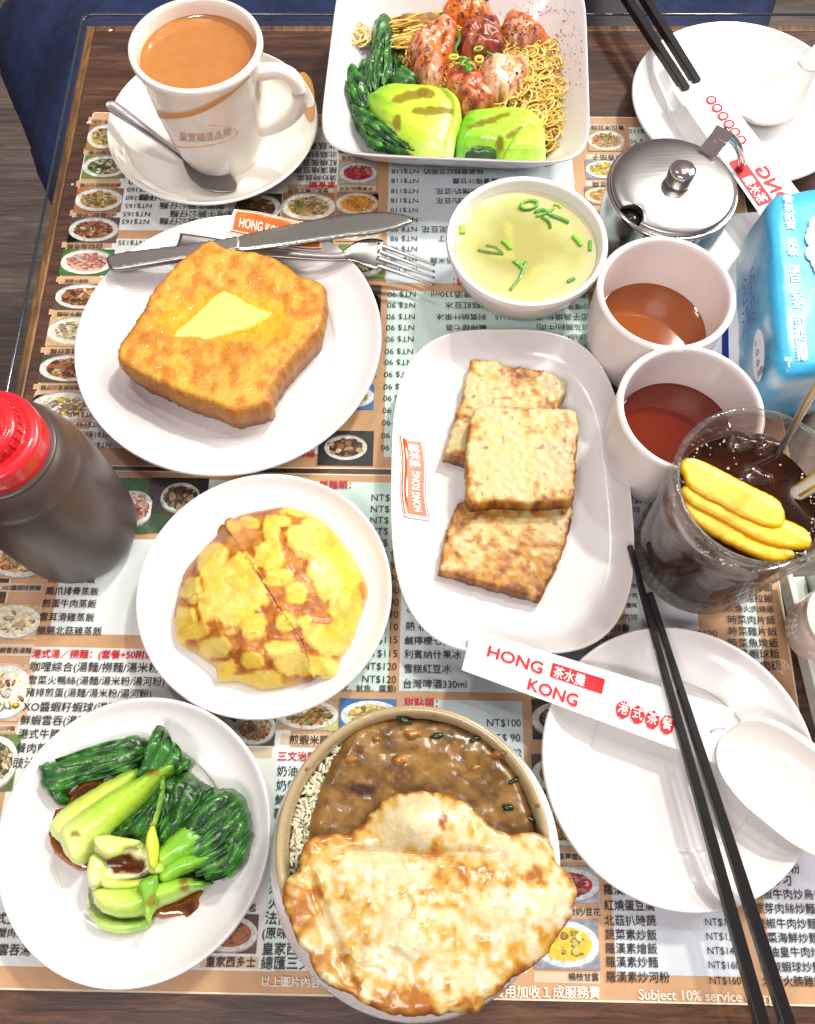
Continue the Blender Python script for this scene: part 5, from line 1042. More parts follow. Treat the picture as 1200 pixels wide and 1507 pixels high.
stemb(b2, [(274, 1211), (290, 1216), (303, 1232), (292, 1254), (262, 1270), (237, 1282), (226, 1262), (240, 1240)], zk+.010, .010, c_stem((230, 1275), (305, 1215), seed=6, pale=L(160, 200, 70), mid=L(120, 180, 50)), rg=(130, .0032, .0009))
stemb(b2, [(232, 1290), (250, 1268), (272, 1257), (304, 1256), (318, 1262), (296, 1276), (268, 1288), (240, 1300)], zk+.012, .008, c_stem((232, 1296), (318, 1256), seed=7, pale=L(150, 196, 60), mid=L(122, 184, 50)), rg=(115, .003, .0007))
stemb(b2, [(127, 1306), (128, 1325), (139, 1339), (169, 1351), (200, 1353), (222, 1351), (217, 1366), (198, 1373), (175, 1376), (145, 1368), (130, 1348), (124, 1325)], zk+.001, .009, c_stem((124, 1315), (225, 1362), seed=8, pale=L(226, 236, 190), mid=L(186, 218, 110), dark=L(120, 180, 50)), edge=.005)
stemb(b2, [(134, 1314), (150, 1304), (176, 1303), (204, 1301), (236, 1296), (268, 1289), (290, 1292), (311, 1299), (300, 1308), (280, 1315), (255, 1328), (232, 1336), (212, 1348), (185, 1353), (160, 1350), (140, 1337)], zk+.005, .015, c_stem((134, 1330), (310, 1296), seed=9, pale=L(206, 226, 120), mid=L(168, 208, 74), sauce=[(272, 1304, 8, 12, 0)]), rg=(101, .0036, .0007))
stemb(b2, [(133, 1233), (150, 1229), (175, 1231), (207, 1238), (228, 1250), (244, 1266), (238, 1280), (226, 1286), (205, 1296), (184, 1302), (158, 1308), (133, 1310), (129, 1286), (137, 1262)], zk+.006, .008, lambda q: mixc(mixc(L(224, 224, 168), L(196, 208, 110), sm(-.2, .3, fbm(q['x'], q['y'], 0, 150, 3, 4))), L(84, 34, 6), sm(1.1, .75, np.hypot((q['px']-185)/34, (q['py']-1273)/17)+vn(q['px'], q['py'], 0, .1, 3)*.3)), name='cut_base', hfn=lambda x, y, px, py: -.006*np.exp(-(((px-185)/30)**2+((py-1272)/15)**2)), amp=.0016, nf=110)
stemb(b2, [(136, 1234), (152, 1229), (178, 1232), (206, 1238), (198, 1246), (184, 1250), (176, 1258), (158, 1262), (142, 1252)], zk+.017, .005, c_stem((136, 1240), (230, 1250), seed=12, pale=L(222, 226, 150), mid=L(206, 218, 120)), edge=.004, name='cut_petal')
stemb(b2, [(131, 1262), (140, 1256), (152, 1262), (156, 1278), (152, 1296), (142, 1306), (131, 1304), (126, 1284)], zk+.011, .007, c_stem((130, 1300), (170, 1240), seed=15, pale=L(226, 226, 170), mid=L(204, 214, 130)), edge=.004, name='cut_petal')
stemb(b2, [(228, 1262), (240, 1254), (250, 1262), (246, 1278), (236, 1288), (222, 1288), (216, 1276)], zk+.012, .006, c_stem((220, 1290), (260, 1250), seed=16, pale=L(212, 220, 140), mid=L(180, 206, 90)), edge=.004, name='cut_petal')
stemb(b2, [(150, 1290), (176, 1296), (206, 1294), (228, 1286), (232, 1294), (206, 1306), (176, 1310), (150, 1306)], zk+.013, .005, c_stem((146, 1298), (240, 1286), seed=17, pale=L(208, 218, 130), mid=L(188, 210, 80)), edge=.003, name='cut_petal')
stemb(b2, [(223, 1208), (228, 1224), (232, 1244), (231, 1264), (227, 1281), (219, 1274), (214, 1250), (214, 1232), (219, 1220)], zk+.019, .005, c_stem((226, 1278), (223, 1130), seed=13, pale=L(200, 206, 70), mid=L(214, 222, 70)), edge=.003, name='thin_stem')
stemb(b2, [(236, 1141), (242, 1150), (240, 1175), (234, 1198), (228, 1216), (223, 1212), (228, 1190), (234, 1165)], zk+.019, .004, c_stem((226, 1214), (240, 1142), seed=13, pale=L(150, 170, 50), mid=L(96, 140, 40)), edge=.002, name='thin_stem')
stemb(b2, [(203, 1299), (220, 1291), (230, 1290), (231, 1312), (229, 1336), (222, 1350), (218, 1360), (210, 1346), (207, 1322)], zk+.018, .005, c_stem((216, 1358), (222, 1260), seed=14, pale=L(166, 206, 80), mid=L(120, 176, 56), sauce=[(222, 1328, 7, 10, 0)]), edge=.003, name='folded_stem')
def folds(parent, spines, z, seed, wmin=.0022, wmax=.0045, name='leaf_fold'):
    """crumpled strands of cooked leaf: narrow arched ribbons lying over the leaf mass"""
    r_ = np.random.default_rng(seed)
    for sp in spines:
        q = crom([np.array(p, float) for p in sp], 3, closed=False); n = len(q); wd = r_.uniform(wmin, wmax); st = []
        for i, (x, y) in enumerate(q):
            t = i/(n-1); x += r_.normal()*.8; y += r_.normal()*.8
            st.append((x, y, z+.0028*math.sin(math.pi*t)+r_.normal()*.0003, wd*(.25+.75*math.sin(math.pi*min(1, t*1.0+.08))**.6)*r_.uniform(.85, 1.15), -.0022*r_.uniform(.6, 1.2)))
        V, F = loft_vf(st, 9, .0006, 3); x, y = V[:, 0], V[:, 1]; k = fbm(x, y, 0, 260, 4, seed); v_ = np.tile(np.abs(np.linspace(-1, 1, 9)), len(V)//9)
        c = mixc(L(16, 58, 20), L(58, 124, 40), sm(-.3, .4, k)); c = mixc(c, L(112, 164, 66), np.exp(-(v_/.14)**2)*.5*r_.uniform(.2, 1)); mk(name, V, F, M_leaf, parent, cols=c)
folds(b2, [[(244, 1262), (280, 1240), (312, 1212), (338, 1180)], [(256, 1270), (292, 1250), (326, 1222), (352, 1190)], [(266, 1278), (304, 1262), (338, 1238), (362, 1206)], [(286, 1286), (318, 1272), (346, 1250), (366, 1224)], [(300, 1292), (326, 1282), (350, 1264), (364, 1244)], [(270, 1214), (292, 1196), (314, 1178), (334, 1166)], [(300, 1222), (322, 1204), (344, 1184)], [(312, 1292), (336, 1282), (356, 1262)], [(282, 1262), (310, 1240), (340, 1210), (358, 1186)]], zk+.0165, 3)
folds(b2, [[(240, 1238), (252, 1206), (262, 1176), (264, 1148)], [(250, 1230), (266, 1204), (280, 1180), (290, 1156)], [(232, 1228), (238, 1200), (246, 1172), (246, 1150)], [(264, 1226), (282, 1200), (300, 1172), (316, 1160)], [(196, 1228), (212, 1204), (228, 1184)], [(178, 1226), (200, 1206), (220, 1192)], [(210, 1234), (224, 1214), (236, 1192)]], zk+.0145, 5, .002, .004)
folds(b1, [[(212, 1100), (176, 1108), (130, 1118), (84, 1130)], [(210, 1110), (172, 1120), (126, 1132), (80, 1146)], [(202, 1092), (170, 1098), (124, 1110), (80, 1120)], [(200, 1122), (160, 1132), (116, 1146), (84, 1162)]], zk+.0095, 7, .0024, .0042)
folds(b1, [[(214, 1136), (224, 1112), (232, 1090), (238, 1074)], [(228, 1134), (240, 1114), (246, 1098), (246, 1082)], [(244, 1134), (256, 1120), (262, 1108), (258, 1096)], [(258, 1134), (270, 1126), (276, 1118)]], zk+.0165, 9, .002, .0036)
M_sauce = mat('oyster_sauce', (1, 1, 1), .08, attr=True, coat=1, coatr=.03)
for px, py, s_, l in ((742, 1108, .0016, 'largest curry drip on the far right of the bowl rim'), (452, 1132, .0011, 'small curry drip on the left of the bowl rim'), (792, 1186, .0013, 'curry drip low on the right of the bowl rim'), (640, 1053, .0010, 'tiny curry drip at the far side of the bowl rim')):
    c = P(px, py, .0622); W = [(c[0]+s_*math.cos(t)*(1+.25*math.sin(2*t+px)), c[1]+s_*.7*math.sin(t)) for t in np.linspace(0, 6.28, 9, endpoint=False)]; DR_.append((W, l))
c_s = lambda q: mixc(L(158, 88, 26), L(58, 20, 8), sm(.0005, .006, q['d']))
GSa = 'oyster sauce puddles around the bok choy'
tag(blob('sauce_puddle', [(72, 1178), (63, 1205), (66, 1228), (76, 1250), (96, 1270), (124, 1282), (136, 1268), (134, 1240), (100, 1200), (90, 1186)], zk, .0012, M_sauce, col=c_s, edge=.002, amp=.0001, jag=.0003), 'brown oyster sauce puddle curving round the pale stems', 'sauce', GSa)
tag(blob('sauce_puddle', [(216, 1346), (232, 1334), (250, 1326), (276, 1316), (298, 1310), (296, 1324), (303, 1346), (289, 1366), (274, 1358), (262, 1349), (240, 1352)], zk, .0013, M_sauce, col=c_s, edge=.0025, amp=.0001, jag=.0004), 'brown oyster sauce puddle spreading out from under the front bok choy half', 'sauce', GSa)
tag(blob('sauce_puddle', [(100, 1172), (120, 1152), (150, 1146), (144, 1164), (118, 1186), (100, 1192)], zk, .0015, M_sauce, col=c_s, edge=.002, amp=.0001, jag=.0003), 'small brown oyster sauce puddle under the folded dark leaf', 'sauce', GSa)
# square bowl contents -------------------------------------------------------
zn = .012
RN = np.random.default_rng(3); mb = MB(); M_nood = mat('egg_noodle', (1, 1, 1), .35, attr=True, coat=.4)
poly = np.array([(585, 22), (620, 20), (650, 18), (700, 35), (780, 45), (815, 72), (830, 105), (834, 150), (830, 190), (818, 222), (803, 232), (790, 200), (760, 165), (700, 165), (650, 140), (612, 110), (590, 90), (582, 50)], float)
def inside(p, q=poly):
    c = False; n = len(q)
    for i in range(n):
        a, b = q[i], q[(i+1) % n]
        if (a[1] > p[1]) != (b[1] > p[1]) and p[0] < (b[0]-a[0])*(p[1]-a[1])/(b[1]-a[1])+a[0]: c = not c
    return c
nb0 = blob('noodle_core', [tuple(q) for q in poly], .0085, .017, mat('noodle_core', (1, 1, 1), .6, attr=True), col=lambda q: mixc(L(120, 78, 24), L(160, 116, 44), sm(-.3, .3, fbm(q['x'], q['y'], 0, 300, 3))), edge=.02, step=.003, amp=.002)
COL.objects.unlink(nb0); core = nb0
for k in range(1250):
    while True:
        p = (RN.uniform(575, 840), RN.uniform(10, 240))
        if inside(p): break
    dd = min(np.hypot(*(np.array(p)-q)) for q in poly); z = .0255+RN.uniform(-.003, .006)*min(1, dd/22)-.012*max(0, 1-dd/26); c = P(p[0], p[1], z); r = RN.uniform(.0024, .0085); a0 = RN.uniform(0, 6.28); tl_ = RN.uniform(1.6, 4.6)
    ex_ = RN.uniform(.6, 1.3); t = np.linspace(0, tl_, 16); dr = RN.uniform(-.0016, .0016, 2)
    path = np.stack([c[0]+r*np.cos(t+a0)+dr[0]*t, c[1]+r*ex_*np.sin(t+a0)+dr[1]*t, z+.0012*np.sin(t*1.7+a0)], 1)
    if p[0] < 690 and p[1] < 70: r2 = RN.uniform(.008, .02); s_ = np.linspace(-1, 1, 16); path = np.stack([c[0]+s_*r2, c[1]+.003*s_+.0015*np.sin(s_*3+a0), z+.001*np.cos(s_*2+a0)], 1)
    V, F = tube_vf(path, .00068, 5, caps=False); f = RN.uniform(.75, 1.1); mb.add(V, F, np.clip(np.array(L(226, 188, 86) if RN.uniform() < .7 else L(238, 208, 124))*f, 0, 1))
for k in range(9):
    t = np.linspace(0, 6.28, 26); c = P(528+RN.uniform(-5, 8), 50+RN.uniform(-7, 9), 0.0225+k*.0006); path = np.stack([c[0]+RN.uniform(.0035, .0058)*np.cos(t), c[1]+RN.uniform(.005, .0095)*np.sin(t), c[2]+.0005*np.sin(t*2+k)], 1); V, F = tube_vf(path, .0007, 5, caps=False); mb.add(V, F, np.array(L(226, 196, 128)))
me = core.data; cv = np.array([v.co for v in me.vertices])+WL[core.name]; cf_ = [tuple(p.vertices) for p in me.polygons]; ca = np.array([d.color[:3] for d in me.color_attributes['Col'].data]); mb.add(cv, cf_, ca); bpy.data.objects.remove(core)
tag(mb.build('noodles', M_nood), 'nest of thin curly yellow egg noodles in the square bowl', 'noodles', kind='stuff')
M_shr = mat('prawn_flesh', (1, 1, 1), .30, attr=True, coat=.5, coatr=.15, var=(260, .25), bump=(320, .0006))
def c_shr(base, burn, ora, seed, ob=0.):
    def f(q):
        n = fbm(q['x'], q['y'], 0, 150, 4, seed); n2 = fbm(q['x'], q['y'], 0, 320, 4, seed+5); c = mixc(base, ora, sm(-.25+ob, .2+ob, n)); c = mixc(c, burn, sm(.05, .45, n2+n*.4-ob*.3)*.8)
        st_ = sm(.6, .9, np.sin((q['x']*.8+q['y'])*900+n*5)); return mixc(c, L(50, 20, 10), sm(.62, .7, vn(q['x'], q['y'], 0, 800, seed+8))*.7)
    return f
PAL, ORA, BRN = L(214, 160, 128), L(214, 104, 36), L(112, 40, 12)
GP = 'prawns on the noodles'
def shr(px, z, th, cf, lbl, tail=None):
    t = thing('prawn', lbl, 'prawn', (*P(px[0][0], px[0][1], 0)[:2], z), GP); blob('prawn_body', px, z, th, M_shr, t, col=cf, edge=.009, step=.0012, amp=.0052, nf=95, lip=.1, jag=.0009, ridge=(30, .009, .0007))
    if tail is not None: blob('prawn_tail', tail, z+.004, .004, M_shr, t, col=cf, edge=.003, step=.0012, amp=.0008)
shr([(652, 22), (655, 5), (664, -8), (690, -18), (708, -4), (722, 12), (719, 25), (692, 30), (673, 31)], .024, .016, c_shr(ORA, BRN, L(236, 140, 60), 2), 'orange crusted prawn at the top of the pile', [(650, 30), (655, 12), (668, 8), (672, 22), (662, 32)])
shr([(601, 65), (608, 54), (624, 45), (650, 27), (664, 28), (678, 46), (673, 70), (662, 92), (657, 107), (646, 120), (626, 124), (613, 106), (603, 86)], .024, .018, c_shr(PAL, BRN, L(222, 116, 56), 4, -.15), 'large curled pink and orange prawn beside the dark leaves', [(640, 36), (652, 26), (664, 30), (660, 46), (645, 50)])
shr([(739, 30), (748, 17), (762, 16), (778, 20), (790, 34), (804, 46), (802, 57), (783, 57), (774, 64), (753, 65), (741, 50)], .024, .015, c_shr(PAL, BRN, ORA, 6), 'prawn with an orange tail beside the chilli powder', [(782, 36), (800, 42), (806, 52), (798, 60), (784, 54)])
shr([(674, 46), (684, 32), (700, 26), (724, 25), (740, 42), (744, 62), (740, 76), (712, 80), (684, 76), (672, 60)], .028, .016, c_shr(L(176, 96, 66), L(60, 20, 12), L(150, 60, 34), 8, -.15), 'dark charred prawn in the middle of the pile')
shr([(657, 103), (668, 97), (681, 97), (700, 104), (714, 112), (722, 128), (730, 142), (720, 154), (697, 161), (678, 156), (668, 136), (656, 124)], .024, .016, c_shr(L(226, 150, 110), L(110, 40, 16), L(190, 90, 50), 10, -.05), 'glazed reddish prawn nearest the large bok choy half')
shr([(711, 88), (728, 82), (745, 82), (770, 85), (779, 98), (768, 117), (757, 134), (734, 140), (714, 131), (708, 110)], .027, .015, c_shr(L(236, 200, 170), L(170, 90, 40), L(232, 170, 120), 12, .12), 'palest smooth prawn lying over the curly noodles')
zs = .0435
GR_ = 'chopped scallion on the prawns'
for l, a in (('pale yellow scallion ring at the left of the garnish', (668, 86, .0415, .0036, .002, L(186, 196, 70), .1, .7)), ('yellow brown scallion ring at the right of the garnish', (705, 91, .0425, .0037, .003, L(196, 176, 70), 1.2, .9)), ('scallion ring above the yellow brown one', (704, 74, .0425, .0036, .002, L(140, 160, 50), .4, .6)), ('small green scallion ring on the pink prawn', (632, 81, .0410, .0032, .0008, L(66, 120, 40), .3, .8))):
    V, F, cc = ring(*a); tag(mk('scallion_piece', V, F, M_scal, cols=cc), l, 'scallion', GR_)
for i, (l, q) in enumerate((('curved green scallion strip in the middle of the prawns', [(674, 44), (676, 58), (670, 72), (674, 82)]), ('short green scallion strip beside the top ring', [(716, 76), (724, 80), (730, 82)]), ('green scallion shred between the rings', [(680, 84), (688, 92), (692, 100)]), ('second green scallion shred by the pale ring', [(678, 96), (684, 88), (692, 86)]), ('green scallion shred hanging to the lower prawn', [(686, 96), (690, 104), (693, 100)]))):
    V, F = tube_vf(crom([P(*p, .0425) for p in q], 5, closed=False), .0013, 6, flat=.6); tag(mk('scallion_strip', V, F, M_scal, cols=np.tile(np.array(L(60, 120+i*8, 34)), (len(V), 1))), l, 'scallion', GR_)
GN = 'bok choy halves in the square bowl'
n1 = thing('bok_choy', 'largest lime green bok choy half with drizzled sauce and dark leaves in the square bowl', 'bok choy', (*P(600, 170, 0)[:2], .008), GN)
lk = dict(step=.0012, amp=.0007)
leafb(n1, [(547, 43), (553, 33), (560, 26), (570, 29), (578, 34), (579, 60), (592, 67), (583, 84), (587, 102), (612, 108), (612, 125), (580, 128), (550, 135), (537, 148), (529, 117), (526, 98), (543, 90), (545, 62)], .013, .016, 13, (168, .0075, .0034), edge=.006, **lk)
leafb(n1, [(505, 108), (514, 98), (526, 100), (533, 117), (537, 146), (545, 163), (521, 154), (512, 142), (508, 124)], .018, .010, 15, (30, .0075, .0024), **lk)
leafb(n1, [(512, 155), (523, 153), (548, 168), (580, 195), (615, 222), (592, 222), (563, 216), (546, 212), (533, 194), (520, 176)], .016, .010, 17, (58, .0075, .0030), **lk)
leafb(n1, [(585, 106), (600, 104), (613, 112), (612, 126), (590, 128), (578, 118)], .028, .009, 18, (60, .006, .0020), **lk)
stemb(n1, [(641, 129), (664, 139), (678, 153), (681, 172), (674, 197), (667, 222), (656, 228), (652, 210), (662, 184), (661, 160), (650, 143)], .024, .0155, c_stem((662, 226), (640, 120), pale=L(232, 242, 160), mid=L(196, 224, 70), dark=L(150, 196, 50), seed=21), rg=(100, .005, .0006), edge=.006, name='outer_stem')
stemb(n1, [(537, 146), (550, 134), (563, 127), (585, 123), (612, 125), (643, 128), (664, 139), (677, 153), (680, 172), (673, 197), (666, 222), (657, 228), (630, 227), (617, 222), (580, 197), (552, 168)], .020, .0165, c_stem((668, 200), (537, 140), pale=L(230, 242, 150), mid=L(186, 220, 56), dark=L(90, 160, 30), seed=3, sauce=[(600, 142, 32, 8, -14), (628, 136, 14, 8, 20), (640, 163, 36, 7, 3), (585, 178, 8, 14, 10)]), rg=(65, .0062, .0008), edge=.014)
n2 = thing('bok_choy', 'smaller bright green bok choy half in the square bowl, by the near rim', 'bok choy', (*P(740, 200, 0)[:2], .008), GN)
leafb(n2, [(664, 226), (672, 205), (690, 214), (720, 216), (745, 232), (700, 234)], .018, .009, 19, (95, .007, .0028), **lk)
stemb(n2, [(760, 196), (776, 190), (794, 186), (803, 196), (804, 214), (802, 231), (772, 232), (742, 231), (748, 212)], .024, .0145, c_stem((803, 226), (740, 196), pale=L(206, 232, 120), mid=L(176, 218, 66), dark=L(130, 190, 50), seed=23), rg=(86, .004, .0006), edge=.006, name='outer_stem')
stemb(n2, [(683, 168), (700, 163), (730, 160), (762, 160), (785, 167), (800, 180), (804, 206), (802, 231), (770, 232), (739, 231), (728, 221), (706, 216), (690, 221), (673, 224), (670, 206), (676, 186)], .020, .016, c_stem((803, 215), (672, 205), pale=L(196, 228, 90), mid=L(160, 212, 50), dark=L(80, 160, 30), seed=5, sauce=[(718, 178, 34, 5, -18), (765, 192, 30, 6, -24), (736, 210, 6, 14, 6)]), rg=(86, .0052, .0008), edge=.011)
folds(n1, [[(552, 130), (556, 100), (560, 66), (562, 34)], [(566, 124), (570, 96), (570, 66), (570, 38)], [(545, 132), (545, 108), (550, 84)], [(580, 122), (584, 98), (582, 74)], [(596, 122), (590, 104), (588, 88)], [(540, 140), (536, 118), (536, 100)]], .0285, 11, .0022, .0042)
folds(n1, [[(538, 158), (526, 136), (514, 108)], [(544, 152), (534, 130), (524, 106)], [(524, 150), (516, 132), (510, 114)]], .0275, 13, .002, .0036)
folds(n1, [[(600, 216), (572, 198), (544, 176), (520, 160)], [(584, 214), (556, 196), (536, 180), (520, 168)], [(572, 214), (552, 204), (538, 190)], [(612, 220), (590, 206), (566, 186), (540, 166)]], .0262, 15, .002, .0038)
mb = MB(); pc_ = ((640, 75, 28, 36), (690, 5, 30, 22), (770, 40, 26, 20), (712, 52, 30, 22), (690, 130, 28, 26), (744, 110, 28, 20))
for k in range(330):
    a_p = pc_[RN.integers(6)]; t = RN.uniform(0, 6.28); r = math.sqrt(RN.uniform()); px, py = a_p[0]+a_p[2]*r*math.cos(t), a_p[1]+a_p[3]*r*math.sin(t); s = RN.uniform(.0003, .0010); u = P(px, py, .0405-.004*r*r)
    V, F = lathe_vf([(0, -s), (s, -s*.3), (s*.8, s*.5), (0, s*.8)], tuple(u), 5); V = np.array(V)+RN.normal(size=(len(V), 3))*s*.25; mb.add(V, F, np.array([L(96, 36, 14), L(150, 74, 30), L(60, 24, 12), L(196, 120, 50)][RN.integers(4)]))
tag(mb.build('seasoning_bits', M_shr), 'brown fried seasoning bits stuck to the prawns', 'seasoning', kind='stuff')
mb = MB()
for k in range(520):
    px, py = RN.normal(800, 26), RN.normal(52, 38)
    if px > 858 or px < 722 or py < -15 or (px < 800 and py > 60): continue
    u = P(px, py, .02); kx = np.abs(((u[:2]-nc)@e)/hs); ky = abs(((u[:2]-nc)@up_)/hs); kk = max(kx, ky); z = float(np.interp(kk, [0, .66, .74, .86, .972], [.008, .0095, .0135, .027, .041])); u = P(px, py, z+.0003); s = RN.uniform(.0002, .00045)
    V, F = box_vf(u[0]-s, u[0]+s, u[1]-s, u[1]+s, u[2]-.0001, u[2]+s); mb.add(V, F, np.array(L(176, 70, 40))*RN.uniform(.5, 1.2))
tag(mb.build('chilli_powder', mat('chilli', (1, 1, 1), .8, attr=True)), 'fine red brown chilli powder dusted on the rim side of the square bowl', 'chilli powder', kind='stuff')
# curry rice bowl --------------------------------------------------------------
wc = P(612, 1262, .040)[:2]; rc2 = P(608, 1243, .062)[:2]
rb = thing('rice_bowl', 'deep white bowl with a beige speckled rim, under the fried egg and curry', 'bowl', (*wc, 0))
M_rim = mat('speckled_beige', L(166, 150, 116), .25, coat=.5, var=(500, .35, L(150, 124, 76)))
def rl(st): 
    R = []; 
    for r, z, k in st: c = wc*(1-k)+rc2*k; t = np.linspace(0, 2*math.pi, 128, endpoint=False); R.append(np.stack([c[0]+r*np.cos(t), c[1]+r*np.sin(t), np.full(128, z)], 1))
    return R
V, F = ringloft(rl([(.036, .001, .0), (.040, 0, .0), (.043, .001, 0), (.050, .010, .0), (.061, .024, .0), (.0672, .036, 0), (.0690, .043, .05), (.0680, .050, .3), (.0645, .0565, .8), (.0628, .0595, 1)]), cap1=False); mk('bowl_wall', V, F, M_mel, rb)
V, F = ringloft(rl([(.0628, .0595, 1), (.0632, .0610, 1), (.0625, .0622, 1), (.0612, .0622, 1), (.0598, .0614, 1), (.0588, .0595, 1), (.0578, .050, 1), (.048, .03, .6), (.03, .012, .3)]), cap0=False); mk('speckled_rim', V, F, M_rim, rb)
M_cur = mat('curry_gravy', (1, 1, 1), .28, attr=True, coat=.45, coatr=.15, var=(120, .18), bump=(220, .0004))
rs = np.random.default_rng(9)
def c_cur(q):
    n = fbm(q['x'], q['y'], 0, 110, 5, 3); n2 = fbm(q['x'], q['y'], 0, 260, 4, 6); c = mixc(L(98, 68, 28), L(132, 96, 44), sm(-.3, .35, n)); c = mixc(c, L(148, 112, 58), sm(.15, .5, n2)*.6); c = mixc(c, L(66, 38, 16), sm(.2, .5, -n2)*.6)
    d_ = np.hypot((q['px']-533)/22, (q['py']-1162)/10)+n*.3; c = mixc(c, L(50, 16, 6), sm(1.1, .7, d_)*.9); return c
tag(blob('curry', [(448, 1250), (455, 1210), (467, 1168), (483, 1129), (503, 1090), (525, 1066), (560, 1056), (600, 1055), (640, 1060), (690, 1072), (735, 1100), (768, 1145), (787, 1195), (790, 1240), (780, 1290), (700, 1330), (600, 1340), (500, 1320), (455, 1290)], .046, .012, M_cur, col=c_cur, edge=.008, step=.0014, amp=.0014, nf=130, lip=.35, jag=.0006), 'thick brown curry gravy with lumps covering the rice', 'curry')
M_rice = mat('cooked_rice', L(196, 192, 164), .35, coat=.4, sss=0)
mb = MB(); prof_r = [(0, -.0024), (.0006, -.0018), (.0009, 0), (.0006, .0018), (0, .0024)]
V, F = lathe_vf([(0, .030), (.045, .030), (.0535, .046), (.050, .050), (0, .051)], (rc2[0], rc2[1], 0), 48); mb.add(V, F)
for k in range(800):
    a = rs.uniform(0, 6.28) if k > 800 else rs.uniform(2.0, 3.7); rad = rs.uniform(.046, .0572); z = .048+rs.uniform(0, .006); x, y = rc2[0]+rad*math.cos(a), rc2[1]+rad*math.sin(a)
    V, F = lathe_vf(prof_r, (0, 0, 0), 6); V = np.array(V); t1_, t2_ = rs.uniform(0, 6.28), rs.uniform(.9, 1.9); Rx = np.array([[1, 0, 0], [0, math.cos(t2_), -math.sin(t2_)], [0, math.sin(t2_), math.cos(t2_)]]); Rz = np.array([[math.cos(t1_), -math.sin(t1_), 0], [math.sin(t1_), math.cos(t1_), 0], [0, 0, 1]]); V = V@Rx.T@Rz.T+np.array([x, y, z]); mb.add(V, F)
tag(mb.build('rice', M_rice), 'white cooked rice showing at the edge of the curry', 'rice', kind='stuff')
for W, l in DR_: tag(blob('curry_drip', W, .0619, .0009, M_cur, col=lambda q: np.tile(np.array(L(122, 84, 36)), (len(q['x']), 1)), world=True, edge=.001, step=.0006, amp=0, jag=0), l, 'sauce drip', 'curry drips on the bowl rim')
M_herb = mat('herb_scrap', L(26, 50, 24), .2, coat=.7)
for i, (px, py, s, l) in enumerate(((644, 1083, .0035, 'narrow herb scrap in the curry near the far rim'), (699, 1088, .003, 'round herb scrap right of the narrow one in the curry'), (680, 1102, .0028, 'small herb scrap between the two larger ones'), (668, 1143, .0042, 'largest green pepper scrap above the fried egg'), (755, 1150, .004, 'herb scrap nearest the right side of the bowl'), (748, 1188, .004, 'long herb scrap near the right edge of the egg'), (595, 1060, .004, 'dark leaf scrap tucked at the far rim of the bowl'), (782, 1205, .003, 'herb scrap against the right wall of the bowl'))):
    c = P(px, py, .058); W = [(c[0]+s*math.cos(t)*(1+.3*math.sin(2*t+i)), c[1]+s*.5*math.sin(t+i*.6)) for t in np.linspace(0, 6.28, 9, endpoint=False)]; tag(blob('herb_scrap', W, .0565, .0035, M_herb, world=True, edge=.0015, step=.0009, amp=.0006, nf=400, jag=0), l, 'herb', 'green scraps in the curry')
M_chk = mat('curry_lump', (1, 1, 1), .2, attr=True, coat=.7, bump=(260, .0006))
for px, py, rx, ry, l in ((555, 1088, 11, 8, 'round brown meat lump in the curry near the far rim'), (606, 1082, 16, 11, 'meat lump in the middle of the curry near the far rim'), (520, 1118, 15, 10, 'meat lump in the curry beside the showing rice'), (590, 1118, 16, 12, 'meat lump between the sauce spot and the egg'), (735, 1110, 16, 12, 'meat lump at the right of the curry'), (700, 1130, 12, 9, 'smaller meat lump above the right side of the egg')):
    W = [(px+rx*(1+.2*math.sin(3*t+px))*math.cos(t), py+ry*math.sin(t)) for t in np.linspace(0, 6.28, 10, endpoint=False)]; tag(blob('meat_lump', W, .052, .0095, M_chk, col=lambda q: mixc(L(130, 86, 36), L(170, 120, 60), sm(-.3, .3, fbm(q['x'], q['y'], 0, 250, 3, 4))), edge=.005, step=.0012, amp=.001, lip=.1), l, 'meat', 'meat lumps in the curry')
M_egg = mat('fried_egg', (1, 1, 1), .36, attr=True, coat=.5, coatr=.14, var=(300, .10), bump=(420, .0004))
eo = [(588, 1169), (610, 1165), (630, 1165), (650, 1167), (664, 1165), (668, 1172), (684, 1180), (705, 1198), (724, 1216), (745, 1226), (768, 1226), (790, 1226), (805, 1234), (813, 1246), (820, 1270), (838, 1282), (851, 1302), (853, 1321), (846, 1350), (830, 1371), (816, 1396), (797, 1417), (775, 1432), (751, 1446), (735, 1462), (713, 1478), (706, 1494), (672, 1494), (630, 1497), (588, 1496), (547, 1485), (513, 1464), (490, 1454), (472, 1442), (451, 1402), (436, 1385), (426, 1358), (416, 1330), (418, 1305), (430, 1288), (440, 1280), (442, 1258), (450, 1238), (470, 1230), (490, 1226), (513, 1225), (534, 1212), (548, 1194), (566, 1178)]
def c_egg(q): return c_egg0(q)*np.array([.64, .60, .49])
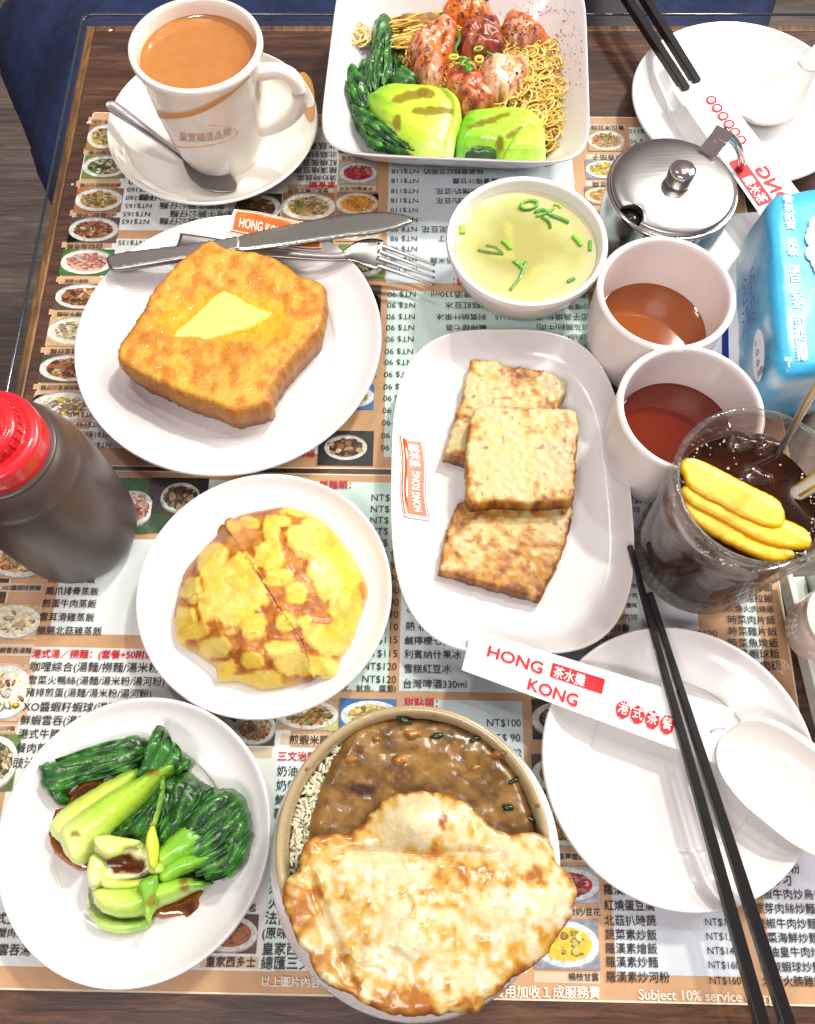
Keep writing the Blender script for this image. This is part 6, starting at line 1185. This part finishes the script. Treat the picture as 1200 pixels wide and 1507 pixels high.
def c_egg0(q):
    X, Y = q['px'], q['py']; n = fbm(q['x'], q['y'], 0, 90, 5, 2); n2 = fbm(q['x'], q['y'], 0, 240, 4, 7); n3 = fbm(q['x'], q['y'], 0, 45, 3, 12)
    n = fbm(q['x'], q['y'], 0, 120, 5, 2); n2 = fbm(q['x'], q['y'], 0, 340, 4, 7); c = mixc(L(250, 238, 200), L(253, 250, 240), sm(-.3, .3, n)); e_ = np.exp(-q['d']/.0032)
    w = np.zeros(len(X))
    for cx, cy, rx, ry in ((612, 1208, 60, 34), (600, 1378, 60, 58), (745, 1348, 50, 30), (822, 1350, 26, 44), (545, 1430, 70, 26), (560, 1280, 50, 20), (700, 1440, 60, 24), (480, 1330, 14, 50)): w = np.maximum(w, np.exp(-(((X-cx)/rx)**2+((Y-cy)/ry)**2)*1.1))
    m_ = n*.9+n2*.7+n3*.5+.30-w*.42+e_*.35; c = mixc(c, L(242, 200, 84), sm(-.15, .35, m_)*.85); c = mixc(c, L(224, 166, 56), sm(.15, .6, m_)*.8); c = mixc(c, L(178, 100, 30), sm(.45, .75, m_)*.8)
    blis = vn(q['x'], q['y'], 0, 420, 33); c = mixc(c, L(160, 84, 26), sm(.35, .8, blis)*sm(.25, .6, e_+n*.4)*.7)
    yb = np.exp(-(((X-740)/60)**2+((Y-1385)/36)**2)*1.2)*sm(-.1, .25, n2+n); c = mixc(c, L(232, 170, 20), yb*.8); yb = np.exp(-(((X-680)/50)**2+((Y-1320)/30)**2)*1.2)*sm(0, .25, n2); c = mixc(c, L(222, 160, 40), yb*.7)
    fl = sm(0, 30, -(X-(432+(Y-1290)*.45))+28)*sm(1280, 1310, Y); c = mixc(c, L(196, 128, 50), np.clip(fl, 0, 1)*sm(-.5, .3, n)*.75)
    c = mixc(c, L(150, 78, 22), sm(.75, 1.15, e_+n2*.8)*.85); sc1 = np.exp(-(((X-652)/7)**2+((Y-1205)/20)**2)); c = mixc(c, L(176, 96, 30), sm(.3, .7, sc1+n2*.2)); sc2 = np.exp(-(((X-640)/34)**2+((Y-1262)/6)**2)); return mixc(c, L(200, 130, 50), sm(.3, .8, sc2+n2*.3)*.8)
def h_egg(x, y, X, Y):
    h = .0085*np.exp(-(((X-612)/60)**2+((Y-1212)/38)**2)*1.3)+.005*np.exp(-(((X-600)/60)**2+((Y-1370)/55)**2))+.004*np.exp(-(((X-745)/55)**2+((Y-1350)/45)**2)); h -= .0035*np.exp(-((Y-1258-(X-600)*.02)/10)**2)*sm(470, 520, X)*sm(760, 700, X)
    h -= .0035*np.exp(-((X-(452+(Y-1290)*.42))/9)**2)*sm(1270, 1300, Y)*sm(1470, 1440, Y); h += .0010*np.abs(vn(x, y, 0, 380, 41))*sm(-.2, .3, vn(x, y, 0, 90, 43)); return h
eb = lambda x, y: -.30*np.maximum(0, np.hypot(x-rc2[0], y-rc2[1])-.064)-.10*np.maximum(0, rc2[1]-.045-y)
def eb(x, y): r = np.hypot(x-rc2[0], y-rc2[1]); return -.55*np.maximum(0, r-.066)
tag(blob('fried_egg', eo, .0640, .0026, M_egg, col=c_egg, edge=.006, step=.0015, amp=.0013, nf=170, lip=.4, jag=.0005, base=eb, hfn=h_egg, zc=.066), 'big crisp-edged fried egg draped over the front of the curry bowl', 'fried egg')
# crumbs on the wood -----------------------------------------------------------
for px, py, l in ((162, 43, 'pale crumb on the bare wood between the cloth and the mug'), (106, 270, 'pale crumb on the wood beside the upper menu mat'), (130, 179, 'tiny crumb at the corner of the upper menu mat')):
    c = P(px, py, .0012); s = .0017 if py < 250 else .0012; W = [(c[0]+s*math.cos(t), c[1]+s*.6*math.sin(t+.5)) for t in np.linspace(0, 6.28, 8, endpoint=False)]; tag(blob('crumb', W, .0, .0014, mat('crumb_white', (.8, .74, .6), .8), world=True, edge=.001, step=.0007, amp=.0003, nf=700, jag=0), l, 'crumb', 'crumbs on the bare wood')
